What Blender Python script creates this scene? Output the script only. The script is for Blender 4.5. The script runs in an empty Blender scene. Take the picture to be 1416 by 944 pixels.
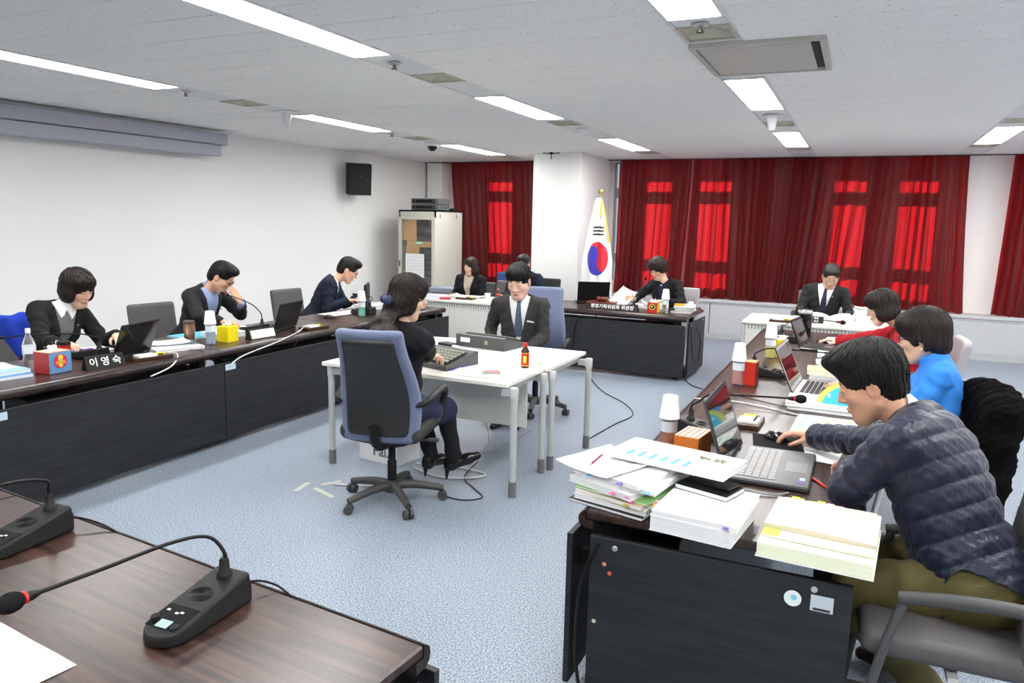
import bpy, bmesh, math, random
import numpy as np
from mathutils import Vector, Matrix
R = math.radians
random.seed(7)
scene = bpy.context.scene
C = scene.collection

# ------------------------------------------------------------ camera
cam_data = bpy.data.cameras.new('camera')
cam = bpy.data.objects.new('camera', cam_data)
C.objects.link(cam)
scene.camera = cam
CAM_YAW, CAM_PITCH, CAM_ROLL, CAM_F, CAM_H = R(24.57), R(9.1), R(1.23), 1039.0, 1.72
cam_data.sensor_width = 36.0
cam_data.sensor_fit = 'HORIZONTAL'
cam_data.lens = 36.0 * CAM_F / 1416.0
cam_data.clip_start = 0.05
fw = Vector((-math.sin(CAM_YAW)*math.cos(CAM_PITCH), math.cos(CAM_YAW)*math.cos(CAM_PITCH), -math.sin(CAM_PITCH)))
r0 = Vector((math.cos(CAM_YAW), math.sin(CAM_YAW), 0)); u0 = r0.cross(fw)
rr = r0*math.cos(CAM_ROLL) + u0*math.sin(CAM_ROLL)
uu = -r0*math.sin(CAM_ROLL) + u0*math.cos(CAM_ROLL)
cam.matrix_world = Matrix(((rr.x, uu.x, -fw.x, 0), (rr.y, uu.y, -fw.y, 0), (rr.z, uu.z, -fw.z, CAM_H), (0, 0, 0, 1)))

# ------------------------------------------------------------ world, sun, exposure
world = bpy.data.worlds.new('sky'); scene.world = world
world.use_nodes = True
bg = world.node_tree.nodes['Background']
bg.inputs[0].default_value = (0.75, 0.86, 1.0, 1); bg.inputs[1].default_value = 0.3
sun_d = bpy.data.lights.new('sun', 'SUN'); sun_d.energy = 3.6; sun_d.angle = R(0.6); sun_d.color = (1.0, 0.95, 0.88)
sun = bpy.data.objects.new('sun', sun_d); C.objects.link(sun)
sun.rotation_euler = Vector((0.5, -1.0, -0.33)).to_track_quat('-Z', 'Y').to_euler()
sun.location = (0, 20, 8)
LIGHT_POWER = 22.0         # emission strength of the fluorescent diffusers
scene.view_settings.view_transform = 'Standard'
scene.view_settings.look = 'None'
scene.view_settings.gamma = 1.0
scene.view_settings.use_curve_mapping = False
scene.view_settings.exposure = 0.95

# ------------------------------------------------------------ materials
MATS = {}
def mat(name, col, rough=0.5, metal=0.0, spec=0.5, emit=0.0, trans=0.0, grain=None, speck=None, bump=None, coat=0.0, attr=False, alpha=1.0, ior=1.45, sheen=0.0):
    """grain=(scale xyz, colour2, amount)  speck=(scale, colour2, lo, hi)  bump=(scale, strength, dist[, stretch])"""
    if name in MATS: return MATS[name]
    m = bpy.data.materials.new(name); m.use_nodes = True
    nt = m.node_tree; b = nt.nodes['Principled BSDF']; N = nt.nodes.new; L = nt.links.new
    b.inputs['Base Color'].default_value = (*col, 1)
    b.inputs['Roughness'].default_value = rough; b.inputs['Metallic'].default_value = metal
    b.inputs['Specular IOR Level'].default_value = spec; b.inputs['IOR'].default_value = ior
    b.inputs['Transmission Weight'].default_value = trans; b.inputs['Coat Weight'].default_value = coat
    b.inputs['Sheen Weight'].default_value = sheen
    b.inputs['Alpha'].default_value = alpha
    if emit: b.inputs['Emission Color'].default_value = (*col, 1); b.inputs['Emission Strength'].default_value = emit
    tc = N('ShaderNodeTexCoord')
    src = None
    if attr:
        a = N('ShaderNodeAttribute'); a.attribute_name = 'Col'; src = a.outputs['Color']
        L(src, b.inputs['Base Color'])
    if grain or speck:
        mx = N('ShaderNodeMix'); mx.data_type = 'RGBA'
        no = N('ShaderNodeTexNoise')
        if grain:
            mp = N('ShaderNodeMapping'); mp.inputs['Scale'].default_value = grain[0]
            L(tc.outputs['Object'], mp.inputs[0]); L(mp.outputs[0], no.inputs['Vector'])
            no.inputs['Scale'].default_value = 1; no.inputs['Detail'].default_value = 6; no.inputs['Distortion'].default_value = 0.35
            ra = N('ShaderNodeMapRange'); ra.inputs[1].default_value = 0.38; ra.inputs[2].default_value = 0.68
            ra.inputs[4].default_value = grain[2]; c2 = grain[1]
        else:
            L(tc.outputs['Object'], no.inputs['Vector']); no.inputs['Scale'].default_value = speck[0]; no.inputs['Detail'].default_value = 2
            ra = N('ShaderNodeMapRange'); ra.inputs[1].default_value = speck[2]; ra.inputs[2].default_value = speck[3]; c2 = speck[1]
        L(no.outputs['Fac'], ra.inputs[0]); L(ra.outputs[0], mx.inputs['Factor'])
        mx.inputs['A'].default_value = (*col, 1); mx.inputs['B'].default_value = (*c2, 1)
        L(mx.outputs['Result'], b.inputs['Base Color'])
    if bump:
        no = N('ShaderNodeTexNoise'); no.inputs['Scale'].default_value = bump[0]; no.inputs['Detail'].default_value = 3
        if len(bump) > 3:
            mp = N('ShaderNodeMapping'); mp.inputs['Scale'].default_value = bump[3]
            L(tc.outputs['Object'], mp.inputs[0]); L(mp.outputs[0], no.inputs['Vector'])
        else: L(tc.outputs['Object'], no.inputs['Vector'])
        bp = N('ShaderNodeBump'); bp.inputs['Strength'].default_value = bump[1]; bp.inputs['Distance'].default_value = bump[2]
        L(no.outputs['Fac'], bp.inputs['Height']); L(bp.outputs[0], b.inputs['Normal'])
    MATS[name] = m
    return m

M_wall = mat('wall_paint', (0.86, 0.86, 0.85), 0.7, spec=0.2, bump=(60, 0.05, 0.01))
M_ceil = mat('ceiling_tile', (0.88, 0.875, 0.86), 0.85, spec=0.1, speck=(55, (0.5, 0.5, 0.49), 0.66, 0.72), bump=(45, 0.25, 0.004))
M_ceilp = mat('ceiling_metal', (0.74, 0.75, 0.75), 0.6)
M_floor = mat('floor_vinyl', (0.095, 0.130, 0.185), 0.42, spec=0.3, speck=(150, (0.40, 0.45, 0.51), 0.40, 0.62))
M_wood = mat('dark_walnut', (0.017, 0.008, 0.0068), 0.30, spec=0.55, grain=((3.0, 45, 45), (0.078, 0.040, 0.030), 0.85), bump=(1, 0.08, 0.002, (6, 120, 120)))
M_woody = mat('dark_walnut_long', (0.017, 0.008, 0.0068), 0.30, spec=0.55, grain=((60, 3.0, 60), (0.078, 0.040, 0.030), 0.85), bump=(1, 0.08, 0.002, (120, 6, 120)))
M_edge = mat('walnut_edge', (0.014, 0.008, 0.0075), 0.3, grain=((20, 20, 20), (0.05, 0.03, 0.025), 0.5))
M_panel = mat('charcoal_oak', (0.0095, 0.0105, 0.013), 0.50, grain=((4, 4, 45), (0.022, 0.024, 0.028), 0.8), bump=(1, 0.15, 0.002, (10, 10, 140)))
M_white = mat('white_laminate', (0.72, 0.72, 0.66), 0.35)
M_whitep = mat('white_metal_panel', (0.62, 0.63, 0.59), 0.45)
M_grey = mat('grey_metal', (0.50, 0.51, 0.50), 0.4, metal=0.15)
M_greyd = mat('dark_grey_plastic', (0.055, 0.055, 0.055), 0.5)
M_silver = mat('silver', (0.62, 0.62, 0.62), 0.3, metal=0.8)
M_black = mat('black_plastic', (0.007, 0.007, 0.007), 0.45, spec=0.3)
M_blackg = mat('black_gloss', (0.010, 0.010, 0.011), 0.12)
M_blackf = mat('black_foam', (0.012, 0.012, 0.012), 0.95, spec=0.1, bump=(900, 0.4, 0.001))
M_mic = mat('mic_charcoal', (0.012, 0.012, 0.012), 0.5, spec=0.35)
M_slot = mat('slot_dark', (0.03, 0.03, 0.03), 0.8)
M_chair_b = mat('blue_fabric', (0.115, 0.14, 0.235), 0.85, sheen=0.3, bump=(900, 0.2, 0.0015))
M_chair_k = mat('charcoal_fabric', (0.030, 0.031, 0.028), 0.8, bump=(900, 0.25, 0.0015))
M_chair_g = mat('grey_leatherette', (0.10, 0.093, 0.097), 0.55, bump=(300, 0.15, 0.001))
M_paper = mat('paper', (0.86, 0.86, 0.85), 0.7, spec=0.2)
M_paperl = mat('paper_edges', (0.80, 0.81, 0.81), 0.8, spec=0.1, grain=((3, 3, 900), (0.62, 0.64, 0.66), 0.8))
M_cream = mat('cream_paper', (0.80, 0.74, 0.58), 0.7)
M_red = mat('red_plastic', (0.55, 0.02, 0.02), 0.3)
M_steel = mat('ceil_beige', (0.50, 0.48, 0.36), 0.45)
M_sill = mat('sill_grey', (0.46, 0.47, 0.49), 0.5)
M_screenh = mat('screen_housing', (0.42, 0.43, 0.50), 0.45)
M_skin_c = {}
def flat(name, c, rough=0.5, **k): return mat(name, c, rough, **k)

# ------------------------------------------------------------ object helpers
def link(name, me, m=None, parent=None, loc=None, rot=None):
    o = bpy.data.objects.new(name, me); C.objects.link(o)
    if m is not None and me is not None:
        if isinstance(m, (list, tuple)):
            for q in m: me.materials.append(q)
        elif len(me.materials) == 0: me.materials.append(m)
    if parent is not None: o.parent = parent
    if loc is not None: o.location = loc
    if rot is not None: o.rotation_euler = rot
    return o
def tag(o, label=None, cat=None, group=None, kind=None):
    if label: o['label'] = label
    if cat: o['category'] = cat
    if group: o['group'] = group
    if kind: o['kind'] = kind
    return o
def thing(name, label, cat, loc=(0, 0, 0), rotz=0.0, group=None):
    o = bpy.data.objects.new(name, None); C.objects.link(o)
    o.empty_display_size = 0.1
    o.location = loc; o.rotation_euler = (0, 0, rotz)
    return tag(o, label, cat, group)
def copy_tree(o, parent=None):
    c = o.copy(); C.objects.link(c); c.parent = parent
    for ch in list(o.children): copy_tree(ch, c)
    return c

class MB:
    """collects geometry into one mesh"""
    def __init__(s): s.v = []; s.f = []; s.mi = []; s.cur = 0
    def add(s, vs, fs):
        n = len(s.v); s.v += [tuple(q) for q in vs]; s.f += [tuple(i+n for i in f) for f in fs]; s.mi += [s.cur]*len(fs); return s
    def box(s, c, d, b=0.0, rz=0.0, M=None):
        x, y, z = d[0]/2, d[1]/2, d[2]/2
        if b <= 0:
            vs = [(-x,-y,-z),(x,-y,-z),(x,y,-z),(-x,y,-z),(-x,-y,z),(x,-y,z),(x,y,z),(-x,y,z)]
            fs = [(0,3,2,1),(4,5,6,7),(0,1,5,4),(1,2,6,5),(2,3,7,6),(3,0,4,7)]
        else:
            b = min(b, x*.98, y*.98, z*.98)
            vs = []; fs = []
            # three verts per corner
            ids = {}
            for sx in (-1, 1):
                for sy in (-1, 1):
                    for sz in (-1, 1):
                        ids[(sx,sy,sz)] = len(vs)
                        vs += [(sx*x, sy*(y-b), sz*(z-b)), (sx*(x-b), sy*y, sz*(z-b)), (sx*(x-b), sy*(y-b), sz*z)]
            def q(a): 
                return a
            for ax in range(3):
                for sg in (-1, 1):
                    o1, o2 = [(1, 2), (2, 0), (0, 1)][ax]
                    ring = []
                    for (p, r) in ((-1,-1),(1,-1),(1,1),(-1,1)):
                        k = [0,0,0]; k[ax] = sg; k[o1] = p; k[o2] = r
                        ring.append(ids[tuple(k)]+ax)
                    fs.append(tuple(ring if sg > 0 else ring[::-1]))
            for ax in range(3):       # edges along ax
                o1, o2 = [(1, 2), (2, 0), (0, 1)][ax]
                for p in (-1, 1):
                    for r in (-1, 1):
                        k0 = [0,0,0]; k1 = [0,0,0]; k0[ax] = -1; k1[ax] = 1
                        for k in (k0, k1): k[o1] = p; k[o2] = r
                        a, c2 = ids[tuple(k0)], ids[tuple(k1)]
                        f = (a+o1, c2+o1, c2+o2, a+o2)
                        fs.append(f if p*r < 0 else f[::-1])
            for k, a in ids.items():
                f = (a, a+1, a+2)
                fs.append(f if k[0]*k[1]*k[2] > 0 else f[::-1])
        T = Matrix.Translation(c) @ Matrix.Rotation(rz, 4, 'Z')
        if M is not None: T = M @ T
        return s.add([T @ Vector(q) for q in vs], fs)
    def tube(s, pts, r, n=8, cap=True, smooth=0):
        pts = [Vector(p) for p in pts]
        rs = list(r) if isinstance(r, (list, tuple)) else [r]*len(pts)
        if smooth:
            P = []; Q = []
            for i in range(len(pts)-1):
                a, b, c, d = pts[max(i-1,0)], pts[i], pts[i+1], pts[min(i+2,len(pts)-1)]
                for j in range(smooth):
                    t = j/smooth
                    P.append(0.5*((2*b)+(c-a)*t+(2*a-5*b+4*c-d)*t*t+(3*b-a-3*c+d)*t**3)); Q.append(rs[i]*(1-t)+rs[i+1]*t)
            P.append(pts[-1]); Q.append(rs[-1]); pts, rs = P, Q
        vs = []; fs = []
        t0 = (pts[1]-pts[0]).normalized()
        up = Vector((0,0,1)) if abs(t0.z) < .9 else Vector((1,0,0))
        nrm = t0.cross(up).normalized()
        for i, p in enumerate(pts):
            if i == 0: t = pts[1]-pts[0]
            elif i == len(pts)-1: t = pts[-1]-pts[-2]
            else: t = pts[i+1]-pts[i-1]
            t = t.normalized(); nrm = (nrm - t*nrm.dot(t)).normalized(); bn = t.cross(nrm)
            for j in range(n):
                a = 2*math.pi*j/n; vs.append(p+(nrm*math.cos(a)+bn*math.sin(a))*rs[i])
        for i in range(len(pts)-1):
            for j in range(n):
                a, b = i*n+j, i*n+(j+1) % n
                fs.append((a, b, b+n, a+n))
        if cap: fs.append(tuple(range(n))[::-1]); fs.append(tuple(range((len(pts)-1)*n, len(pts)*n)))
        return s.add(vs, fs)
    def lathe(s, prof, n=20, c=(0,0,0), M=None):
        vs = []; fs = []
        for (r, z) in prof:
            for j in range(n):
                a = 2*math.pi*j/n; vs.append(Vector((r*math.cos(a), r*math.sin(a), z)))
        for i in range(len(prof)-1):
            for j in range(n):
                a, b = i*n+j, i*n+(j+1) % n; fs.append((a, b, b+n, a+n))
        if prof[0][0] > 1e-5: fs.append(tuple(range(n))[::-1])
        if prof[-1][0] > 1e-5: fs.append(tuple(range((len(prof)-1)*n, len(prof)*n)))
        T = Matrix.Translation(c)
        if M is not None: T = T @ M
        return s.add([T @ q for q in vs], fs)
    def prism(s, poly, d, M=Matrix.Identity(4)):
        """poly in local xz, extruded along y by d (centred)"""
        n = len(poly)
        vs = [M @ Vector((x, -d/2, z)) for x, z in poly]+[M @ Vector((x, d/2, z)) for x, z in poly]
        ar = sum(poly[i][0]*poly[(i+1) % n][1]-poly[(i+1) % n][0]*poly[i][1] for i in range(n))
        fs = [tuple(range(n)), tuple(range(2*n-1, n-1, -1))]+[(i, i+n, (i+1) % n+n, (i+1) % n) for i in range(n)]
        if ar < 0: fs = [f[::-1] for f in fs]
        return s.add(vs, fs)
    def mesh(s, name, smooth=None):
        me = bpy.data.meshes.new(name); me.from_pydata(s.v, [], s.f)
        if any(s.mi): me.polygons.foreach_set('material_index', s.mi)
        if smooth is not None:
            me.polygons.foreach_set('use_smooth', [True]*len(me.polygons))
            if smooth < 180: me.set_sharp_from_angle(angle=R(smooth))
        me.update(); return me
    def build(s, name, m, parent=None, smooth=None, loc=None, rot=None):
        return link(name, s.mesh(name, smooth), m, parent, loc, rot)
def box(name, c, d, m, parent=None, b=0.0, rz=0.0):
    return MB().box((0,0,0), d, b).build(name, m, parent, loc=c, rot=(0,0,rz))

def lettering(txt, size, m, parent, M, name='lettering', align='CENTER', depth=0.0008, bold=0.0):
    cu = bpy.data.curves.new(name, 'FONT'); cu.body = txt; cu.size = size; cu.align_x = align; cu.align_y = 'CENTER'
    cu.extrude = depth; cu.offset = bold; cu.resolution_u = 3
    t = bpy.data.objects.new(name, cu); C.objects.link(t)
    dg = bpy.context.evaluated_depsgraph_get()
    me = bpy.data.meshes.new_from_object(t.evaluated_get(dg))
    bpy.data.objects.remove(t); bpy.data.curves.remove(cu)
    me.materials.clear()
    o = link(name, me, m, parent)
    o.matrix_local = M
    return o
# ------------------------------------------------------------ signed distance field modelling
F4 = np.float32
class Field:
    def __init__(s, lo, hi, step, fine=None, fstep=None):
        s.ax = []
        for k in range(3):
            if not fine: s.ax.append(np.arange(lo[k], hi[k]+step, step, dtype=F4)); continue
            iv = sorted([(a[k], b[k]) for a, b in fine]); out = [lo[k]]
            while out[-1] < hi[k]:
                x = out[-1]
                f = any(a-step*.5 <= x <= b for a, b in iv)
                out.append(x+(fstep if f else step))
            s.ax.append(np.array(out, dtype=F4))
        s.F = np.full([len(a) for a in s.ax], 0.08, dtype=F4)
    def sl(s, lo, hi):
        return tuple(slice(max(int(np.searchsorted(a, l))-1, 0), min(int(np.searchsorted(a, h))+1, len(a))) for a, l, h in zip(s.ax, lo, hi))
    def grid(s, sl):
        return (s.ax[0][sl[0]][:, None, None], s.ax[1][sl[1]][None, :, None], s.ax[2][sl[2]][None, None, :])
    def put(s, fn, lo, hi, k=0.0, sub=False):
        sl = s.sl(lo, hi)
        if any(q.stop-q.start < 2 for q in sl): return
        X, Y, Z = s.grid(sl); d = fn(X, Y, Z).astype(F4); A = s.F[sl]
        if sub:
            d = -d
            if k > 0:
                h = np.clip(0.5-0.5*(d-A)/-k, 0, 1) if False else np.maximum(k-np.abs(A-d), 0)/k
                s.F[sl] = np.maximum(A, d)+h*h*k*.25
            else: s.F[sl] = np.maximum(A, d)
        else:
            if k > 0:
                h = np.maximum(k-np.abs(A-d), 0)/k
                s.F[sl] = np.minimum(A, d)-h*h*k*.25
            else: s.F[sl] = np.minimum(A, d)
    def cone(s, a, b, ra, rb, k=0.0, sub=False, off=0.0, rip=None, mg=0.045):
        a = np.array(a, dtype=float); b = np.array(b, dtype=float); ra += off; rb += off
        m = max(ra, rb)+mg
        ab = b-a; L2 = max(float(ab@ab), 1e-9)
        def fn(X, Y, Z):
            x, y, z = X-F4(a[0]), Y-F4(a[1]), Z-F4(a[2])
            t = np.clip((x*F4(ab[0])+y*F4(ab[1])+z*F4(ab[2]))/F4(L2), 0, 1)
            d = np.sqrt((x-t*F4(ab[0]))**2+(y-t*F4(ab[1]))**2+(z-t*F4(ab[2]))**2)
            r = F4(ra)+t*F4(rb-ra)
            if rip: r = r+F4(rip[1])*(np.abs(np.sin(t*F4(math.pi*rip[0])+F4(rip[2] if len(rip) > 2 else 0)))**.45-F4(.65))
            return d-r
        s.put(fn, np.minimum(a, b)-m, np.maximum(a, b)+m, k, sub)
    def ell(s, c, r, Rm=None, k=0.0, sub=False, off=0.0, mg=0.045):
        c = np.array(c, dtype=float); r = np.array(r, dtype=float)+off
        m = (max(r) if Rm is not None else r)+mg
        Rt = np.eye(3) if Rm is None else np.array(Rm).T
        def fn(X, Y, Z):
            x, y, z = X-F4(c[0]), Y-F4(c[1]), Z-F4(c[2])
            if Rm is None: u, v, w = x/F4(r[0]), y/F4(r[1]), z/F4(r[2])
            else:
                u, v, w = [(x*F4(Rt[i, 0])+y*F4(Rt[i, 1])+z*F4(Rt[i, 2]))/F4(r[i]) for i in range(3)]
            k0 = np.sqrt(u*u+v*v+w*w)+F4(1e-6)
            k1 = np.sqrt((u/F4(r[0]))**2+(v/F4(r[1]))**2+(w/F4(r[2]))**2)+F4(1e-6)
            return k0*(k0-1)/k1
        s.put(fn, c-m, c+m, k, sub)
    def mesh(s, name, shift=None):
        F = s.F; ax = s.ax
        n = F.shape
        S = F < 0
        any_ = np.zeros([q-1 for q in n], bool); all_ = np.ones([q-1 for q in n], bool)
        for i in (0, 1):
            for j in (0, 1):
                for k in (0, 1):
                    c = S[i:n[0]-1+i, j:n[1]-1+j, k:n[2]-1+k]; any_ |= c; all_ &= c
        act = any_ & ~all_
        I = np.argwhere(act)
        if len(I) == 0: return bpy.data.meshes.new(name)
        idx = np.full(act.shape, -1, dtype=np.int32); idx[act] = np.arange(len(I), dtype=np.int32)
        ci = [(i, j, k) for i in (0, 1) for j in (0, 1) for k in (0, 1)]
        V = np.stack([F[I[:, 0]+i, I[:, 1]+j, I[:, 2]+k] for i, j, k in ci], 1)
        acc = np.zeros((len(I), 3)); cnt = np.zeros(len(I))
        for a in range(8):
            for b in range(a+1, 8):
                dlt = [abs(ci[a][q]-ci[b][q]) for q in range(3)]
                if sum(dlt) != 1: continue
                va, vb = V[:, a], V[:, b]; m = (va < 0) != (vb < 0)
                den = np.where(m, va-vb, 1); t = np.where(m, va/den, 0)
                for q in range(3):
                    p = ci[a][q]+(t if dlt[q] else 0)
                    acc[:, q] += np.where(m, p, 0)
                cnt += m
        P = acc/cnt[:, None]
        co = np.empty((len(I), 3))
        for q in range(3):
            A = ax[q]; i0 = I[:, q]; co[:, q] = A[i0]+P[:, q]*(A[i0+1]-A[i0])
        quads = []
        for q in range(3):
            o1, o2 = [(1, 2), (2, 0), (0, 1)][q]
            sa = [slice(None)]*3; sb = [slice(None)]*3; sa[q] = slice(0, n[q]-1); sb[q] = slice(1, n[q])
            sa[o1] = sb[o1] = slice(1, n[o1]-1); sa[o2] = sb[o2] = slice(1, n[o2]-1)
            A, B = S[tuple(sa)], S[tuple(sb)]
            for cond, flip in ((A & ~B, False), (~A & B, True)):
                E = np.argwhere(cond)
                if len(E) == 0: continue
                E[:, o1] += 1; E[:, o2] += 1
                def at(d1, d2):
                    K = E.copy(); K[:, o1] += d1; K[:, o2] += d2
                    return idx[K[:, 0], K[:, 1], K[:, 2]]
                qd = np.stack([at(-1, -1), at(0, -1), at(0, 0), at(-1, 0)], 1)
                quads.append(qd[:, ::-1] if flip else qd)
        Q = np.concatenate(quads); Q = Q[(Q >= 0).all(1)]
        me = bpy.data.meshes.new(name)
        me.vertices.add(len(co)); me.vertices.foreach_set('co', co.astype(F4).ravel())
        me.loops.add(len(Q)*4); me.loops.foreach_set('vertex_index', Q.astype(np.int32).ravel())
        me.polygons.add(len(Q)); me.polygons.foreach_set('loop_start', np.arange(0, len(Q)*4, 4, dtype=np.int32))
        me.polygons.foreach_set('use_smooth', np.ones(len(Q), dtype=bool))
        me.update(calc_edges=True)
        s.co = co
        return me
def set_col(me, col):
    a = me.color_attributes.new('Col', 'FLOAT_COLOR', 'POINT')
    c = np.ones((len(me.vertices), 4), dtype=F4); c[:, :3] = col
    a.data.foreach_set('color', c.ravel())
def rbox_fn(c, h, r, bend=None, Rm=None):
    """rounded box distance; bend(x,y,z)->(dx,dy,dz) applied to the sample point"""
    def fn(X, Y, Z):
        x, y, z = X-c[0], Y-c[1], Z-c[2]
        if Rm is not None:
            Rt = np.array(Rm).T
            x, y, z = [x*Rt[i, 0]+y*Rt[i, 1]+z*Rt[i, 2] for i in range(3)]
        if bend: x, y, z = bend(x, y, z)
        qx, qy, qz = np.abs(x)-(h[0]-r), np.abs(y)-(h[1]-r), np.abs(z)-(h[2]-r)
        return np.sqrt(np.maximum(qx, 0)**2+np.maximum(qy, 0)**2+np.maximum(qz, 0)**2)+np.minimum(np.maximum(np.maximum(qx, qy), qz), 0)-r
    return fn
def sdf_obj(name, fn, lo, hi, step, m, parent=None):
    f = Field(lo, hi, step); X, Y, Z = f.grid((slice(None),)*3)
    f.F = np.broadcast_to(fn(X, Y, Z), f.F.shape).astype(F4).copy()
    return link(name, f.mesh(name), m, parent)
# ------------------------------------------------------------ the room shell
ZC = 2.72
def S(o): o['kind'] = 'structure'; return o
LWX = lambda y: -7.35+.05*(y-7.4)
fl = MB().box((-1.8, 4.8, -.05), (13, 16.4, .1)).build('floor', M_floor); S(fl)
ce = MB().box((-1.8, 4.8, 2.86), (13, 16.4, .2)).build('ceiling', M_ceilp); S(ce)
w = MB().prism([(LWX(-3.2), -3.2), (LWX(12.2), 12.2), (LWX(12.2)-.2, 12.2), (LWX(-3.2)-.2, -3.2)], 2.9, Matrix(((1,0,0,0),(0,0,1,0),(0,1,0,1.41),(0,0,0,1)))).build('wall_left', M_wall); S(w)
S(box('wall_right', (4.6, 4.6, 1.41), (.2, 15.8, 2.86), M_wall))
S(box('wall_front', (-1.6, -3.2, 1.41), (12.6, .2, 2.86), M_wall))
# back wall with the window openings left out
YW = 12.0; TH = .12
wins = [(-6.05, -5.54), (-3.72, -3.63), (-3.30, -2.82), (-2.46, -1.91), (-.56, -.07), (.26, .81), (1.95, 2.5), (2.8, 3.4)]
ZW = [(0.80, 1.08), (1.24, 2.13), (2.29, 2.69)]
w = MB()
xs = [-7.4]+[q for a in wins for q in a]+[4.6]
for i in range(0, len(xs)-1, 2): w.box(((xs[i]+xs[i+1])/2, YW+TH/2, 1.38), (xs[i+1]-xs[i], TH, 2.76))
for a, b in wins:
    zz = [0]+[q for z in ZW for q in z]+[2.76]
    for i in (0, 6): w.box(((a+b)/2, YW+TH/2, (zz[i]+zz[i+1])/2), (b-a, TH, zz[i+1]-zz[i]))
wb = w.build('wall_back', M_wall); S(wb)
M_frame = flat('window_frame_grey', (.30, .31, .33), .4)
mg = bpy.data.materials.new('window_glass'); mg.use_nodes = True
nt = mg.node_tree; nt.nodes.clear()
o_ = nt.nodes.new('ShaderNodeOutputMaterial'); mx = nt.nodes.new('ShaderNodeMixShader'); mx.inputs[0].default_value = .06
t_ = nt.nodes.new('ShaderNodeBsdfTransparent'); g_ = nt.nodes.new('ShaderNodeBsdfGlossy'); g_.inputs['Roughness'].default_value = .02
nt.links.new(t_.outputs[0], mx.inputs[1]); nt.links.new(g_.outputs[0], mx.inputs[2]); nt.links.new(mx.outputs[0], o_.inputs[0])
for i, (a, b) in enumerate(wins):
    f = MB(); m_ = (a+b)/2
    for x in (a+.01, b-.01): f.box((x, YW+.06, 1.745), (.02, .08, 1.89))
    for z in (.81, 2.68): f.box((m_, YW+.06, z), (b-a-.04, .08, .02))
    for z0, z1 in ((ZW[0][1], ZW[1][0]), (ZW[1][1], ZW[2][0])): f.box((m_, YW+.06, (z0+z1)/2), (b-a-.04, .08, z1-z0))
    fo = f.build('window_%d' % (i+1), M_frame); S(fo)
    for z0, z1 in ZW: box('pane', (m_, YW+.08, (z0+z1)/2), (b-a-.04, .006, z1-z0-.002), mg, fo)
# heater cabinet / sill along the window wall
sl = MB().box((-1.35, 11.88, .575), (11.5, .32, .05), .006).build('trim_1', M_sill); S(sl)
xs = [-7.08, -5.05, -2.03, 1.05, 4.13]
for i in range(4):
    a, b = xs[i], xs[i+1]
    box('panel', ((a+b)/2, 11.745, .30), (b-a-.012, .02, .44), M_sill, sl, .003)
    box('panel', ((a+b)/2, 11.745, .535), (b-a-.012, .02, .022), M_sill, sl, .003)
MB().box((-1.48, 11.79, .29), (11.2, .06, .5)).build('backing', M_slot, sl)
S(box('baseboard_back', (-1.45, 11.75, .04), (11.2, .05, .08), flat('skirting', (.42, .43, .43), .6)))
# pillar in front of the window wall
pl = box('wall_pillar', (-4.14, 11.2, 1.36), (.74, 1.4, 2.715), M_wall); S(pl)
pp = box('wall_corner', (-6.92, 11.85, 1.65), (.30, .28, 2.1), M_wall); S(pp)

# ceiling tiles (long mineral boards between the light strips) and plain strip panels
cols = [(-7.9, -5.32), (-5.02, -3.01), (-2.71, -.98), (-.68, 1.07), (1.37, 3.12), (3.42, 4.5)]
tm = {}
for ci_, (a, b) in enumerate(cols):
    me = MB().box((0, 0, 0), (b-a-.008, .353, .03), .0035).mesh('ceiling_board'); me.materials.append(M_ceil)
    for k in range(29):
        y = 1.75+.36*k
        x0 = a
        mm = me
        if ci_ == 0:
            x0 = max(a, LWX(y)-.02)
            mm = MB().box((0, 0, 0), (b-x0-.008, .353, .03), .0035).mesh('ceiling_board'); mm.materials.append(M_ceil)
        link('ceiling_board', mm, None, ce, ((x0+b)/2, y, ZC+.015))
    if ci_ == 0: a = -7.6
    box('ceiling_board', ((a+b)/2, -.75, ZC+.015), (b-a-.008, 4.6, .03), M_ceil, ce)

# lights and vents in the strips
strips = {-5.17: [(-.2, 1.4), (3.09, 4.54), (6.14, 7.55), (9.1, 10.65)], -2.86: [(-.5, .95), (2.63, 4.08), (5.68, 7.08), (8.9, 10.4)],
          -.83: [(-.7, .75), (2.43, 3.88), (5.54, 7.01), (8.7, 10.3)], 1.22: [(-.7, .75), (2.4, 3.9), (5.5, 7.0), (8.75, 10.37)], 3.27: [(-.7, .75), (2.4, 3.9), (5.5, 7.0), (8.7, 10.3)]}
M_diff = mat('diffuser', (1, 1, 1), .5, emit=LIGHT_POWER)
bl = bpy.data.materials['diffuser'].node_tree.nodes['Principled BSDF']; bl.inputs['Emission Color'].default_value = (1.0, 0.985, 0.96, 1)
rown = {-5.17: 'row nearest the left wall', -2.86: 'second row from the left', -.83: 'third row from the left', 1.22: 'fourth row from the left', 3.27: 'row by the right wall'}
dist = ['nearest', 'second', 'third', 'farthest']
for x, ls in strips.items():
    for i, (a, b) in enumerate(ls):
        t = thing('ceiling_light', 'recessed fluorescent panel, %s in the %s' % (dist[i], rown[x]), 'light', (x, (a+b)/2, ZC), group='recessed ceiling lights')
        L_ = b-a
        f = MB()
        for s_ in (-1, 1): f.box((s_*.135, 0, .012), (.012, L_, .04)); f.box((0, s_*(L_/2-.006), .012), (.26, .012, .04))
        f.build('frame', M_ceilp, t)
        MB().box((0, 0, .004), (.254, L_-.026, .012), .003).build('diffuser', M_diff, t)
vents = {-5.17: [5.38, 8.35, 10.95], -2.86: [4.88, 7.45, 10.75], -.83: [4.22, 8.05, 10.6], 1.22: [4.2, 8.35, 10.65]}
M_vent = flat('vent_beige', (.52, .50, .40), .5)
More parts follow.
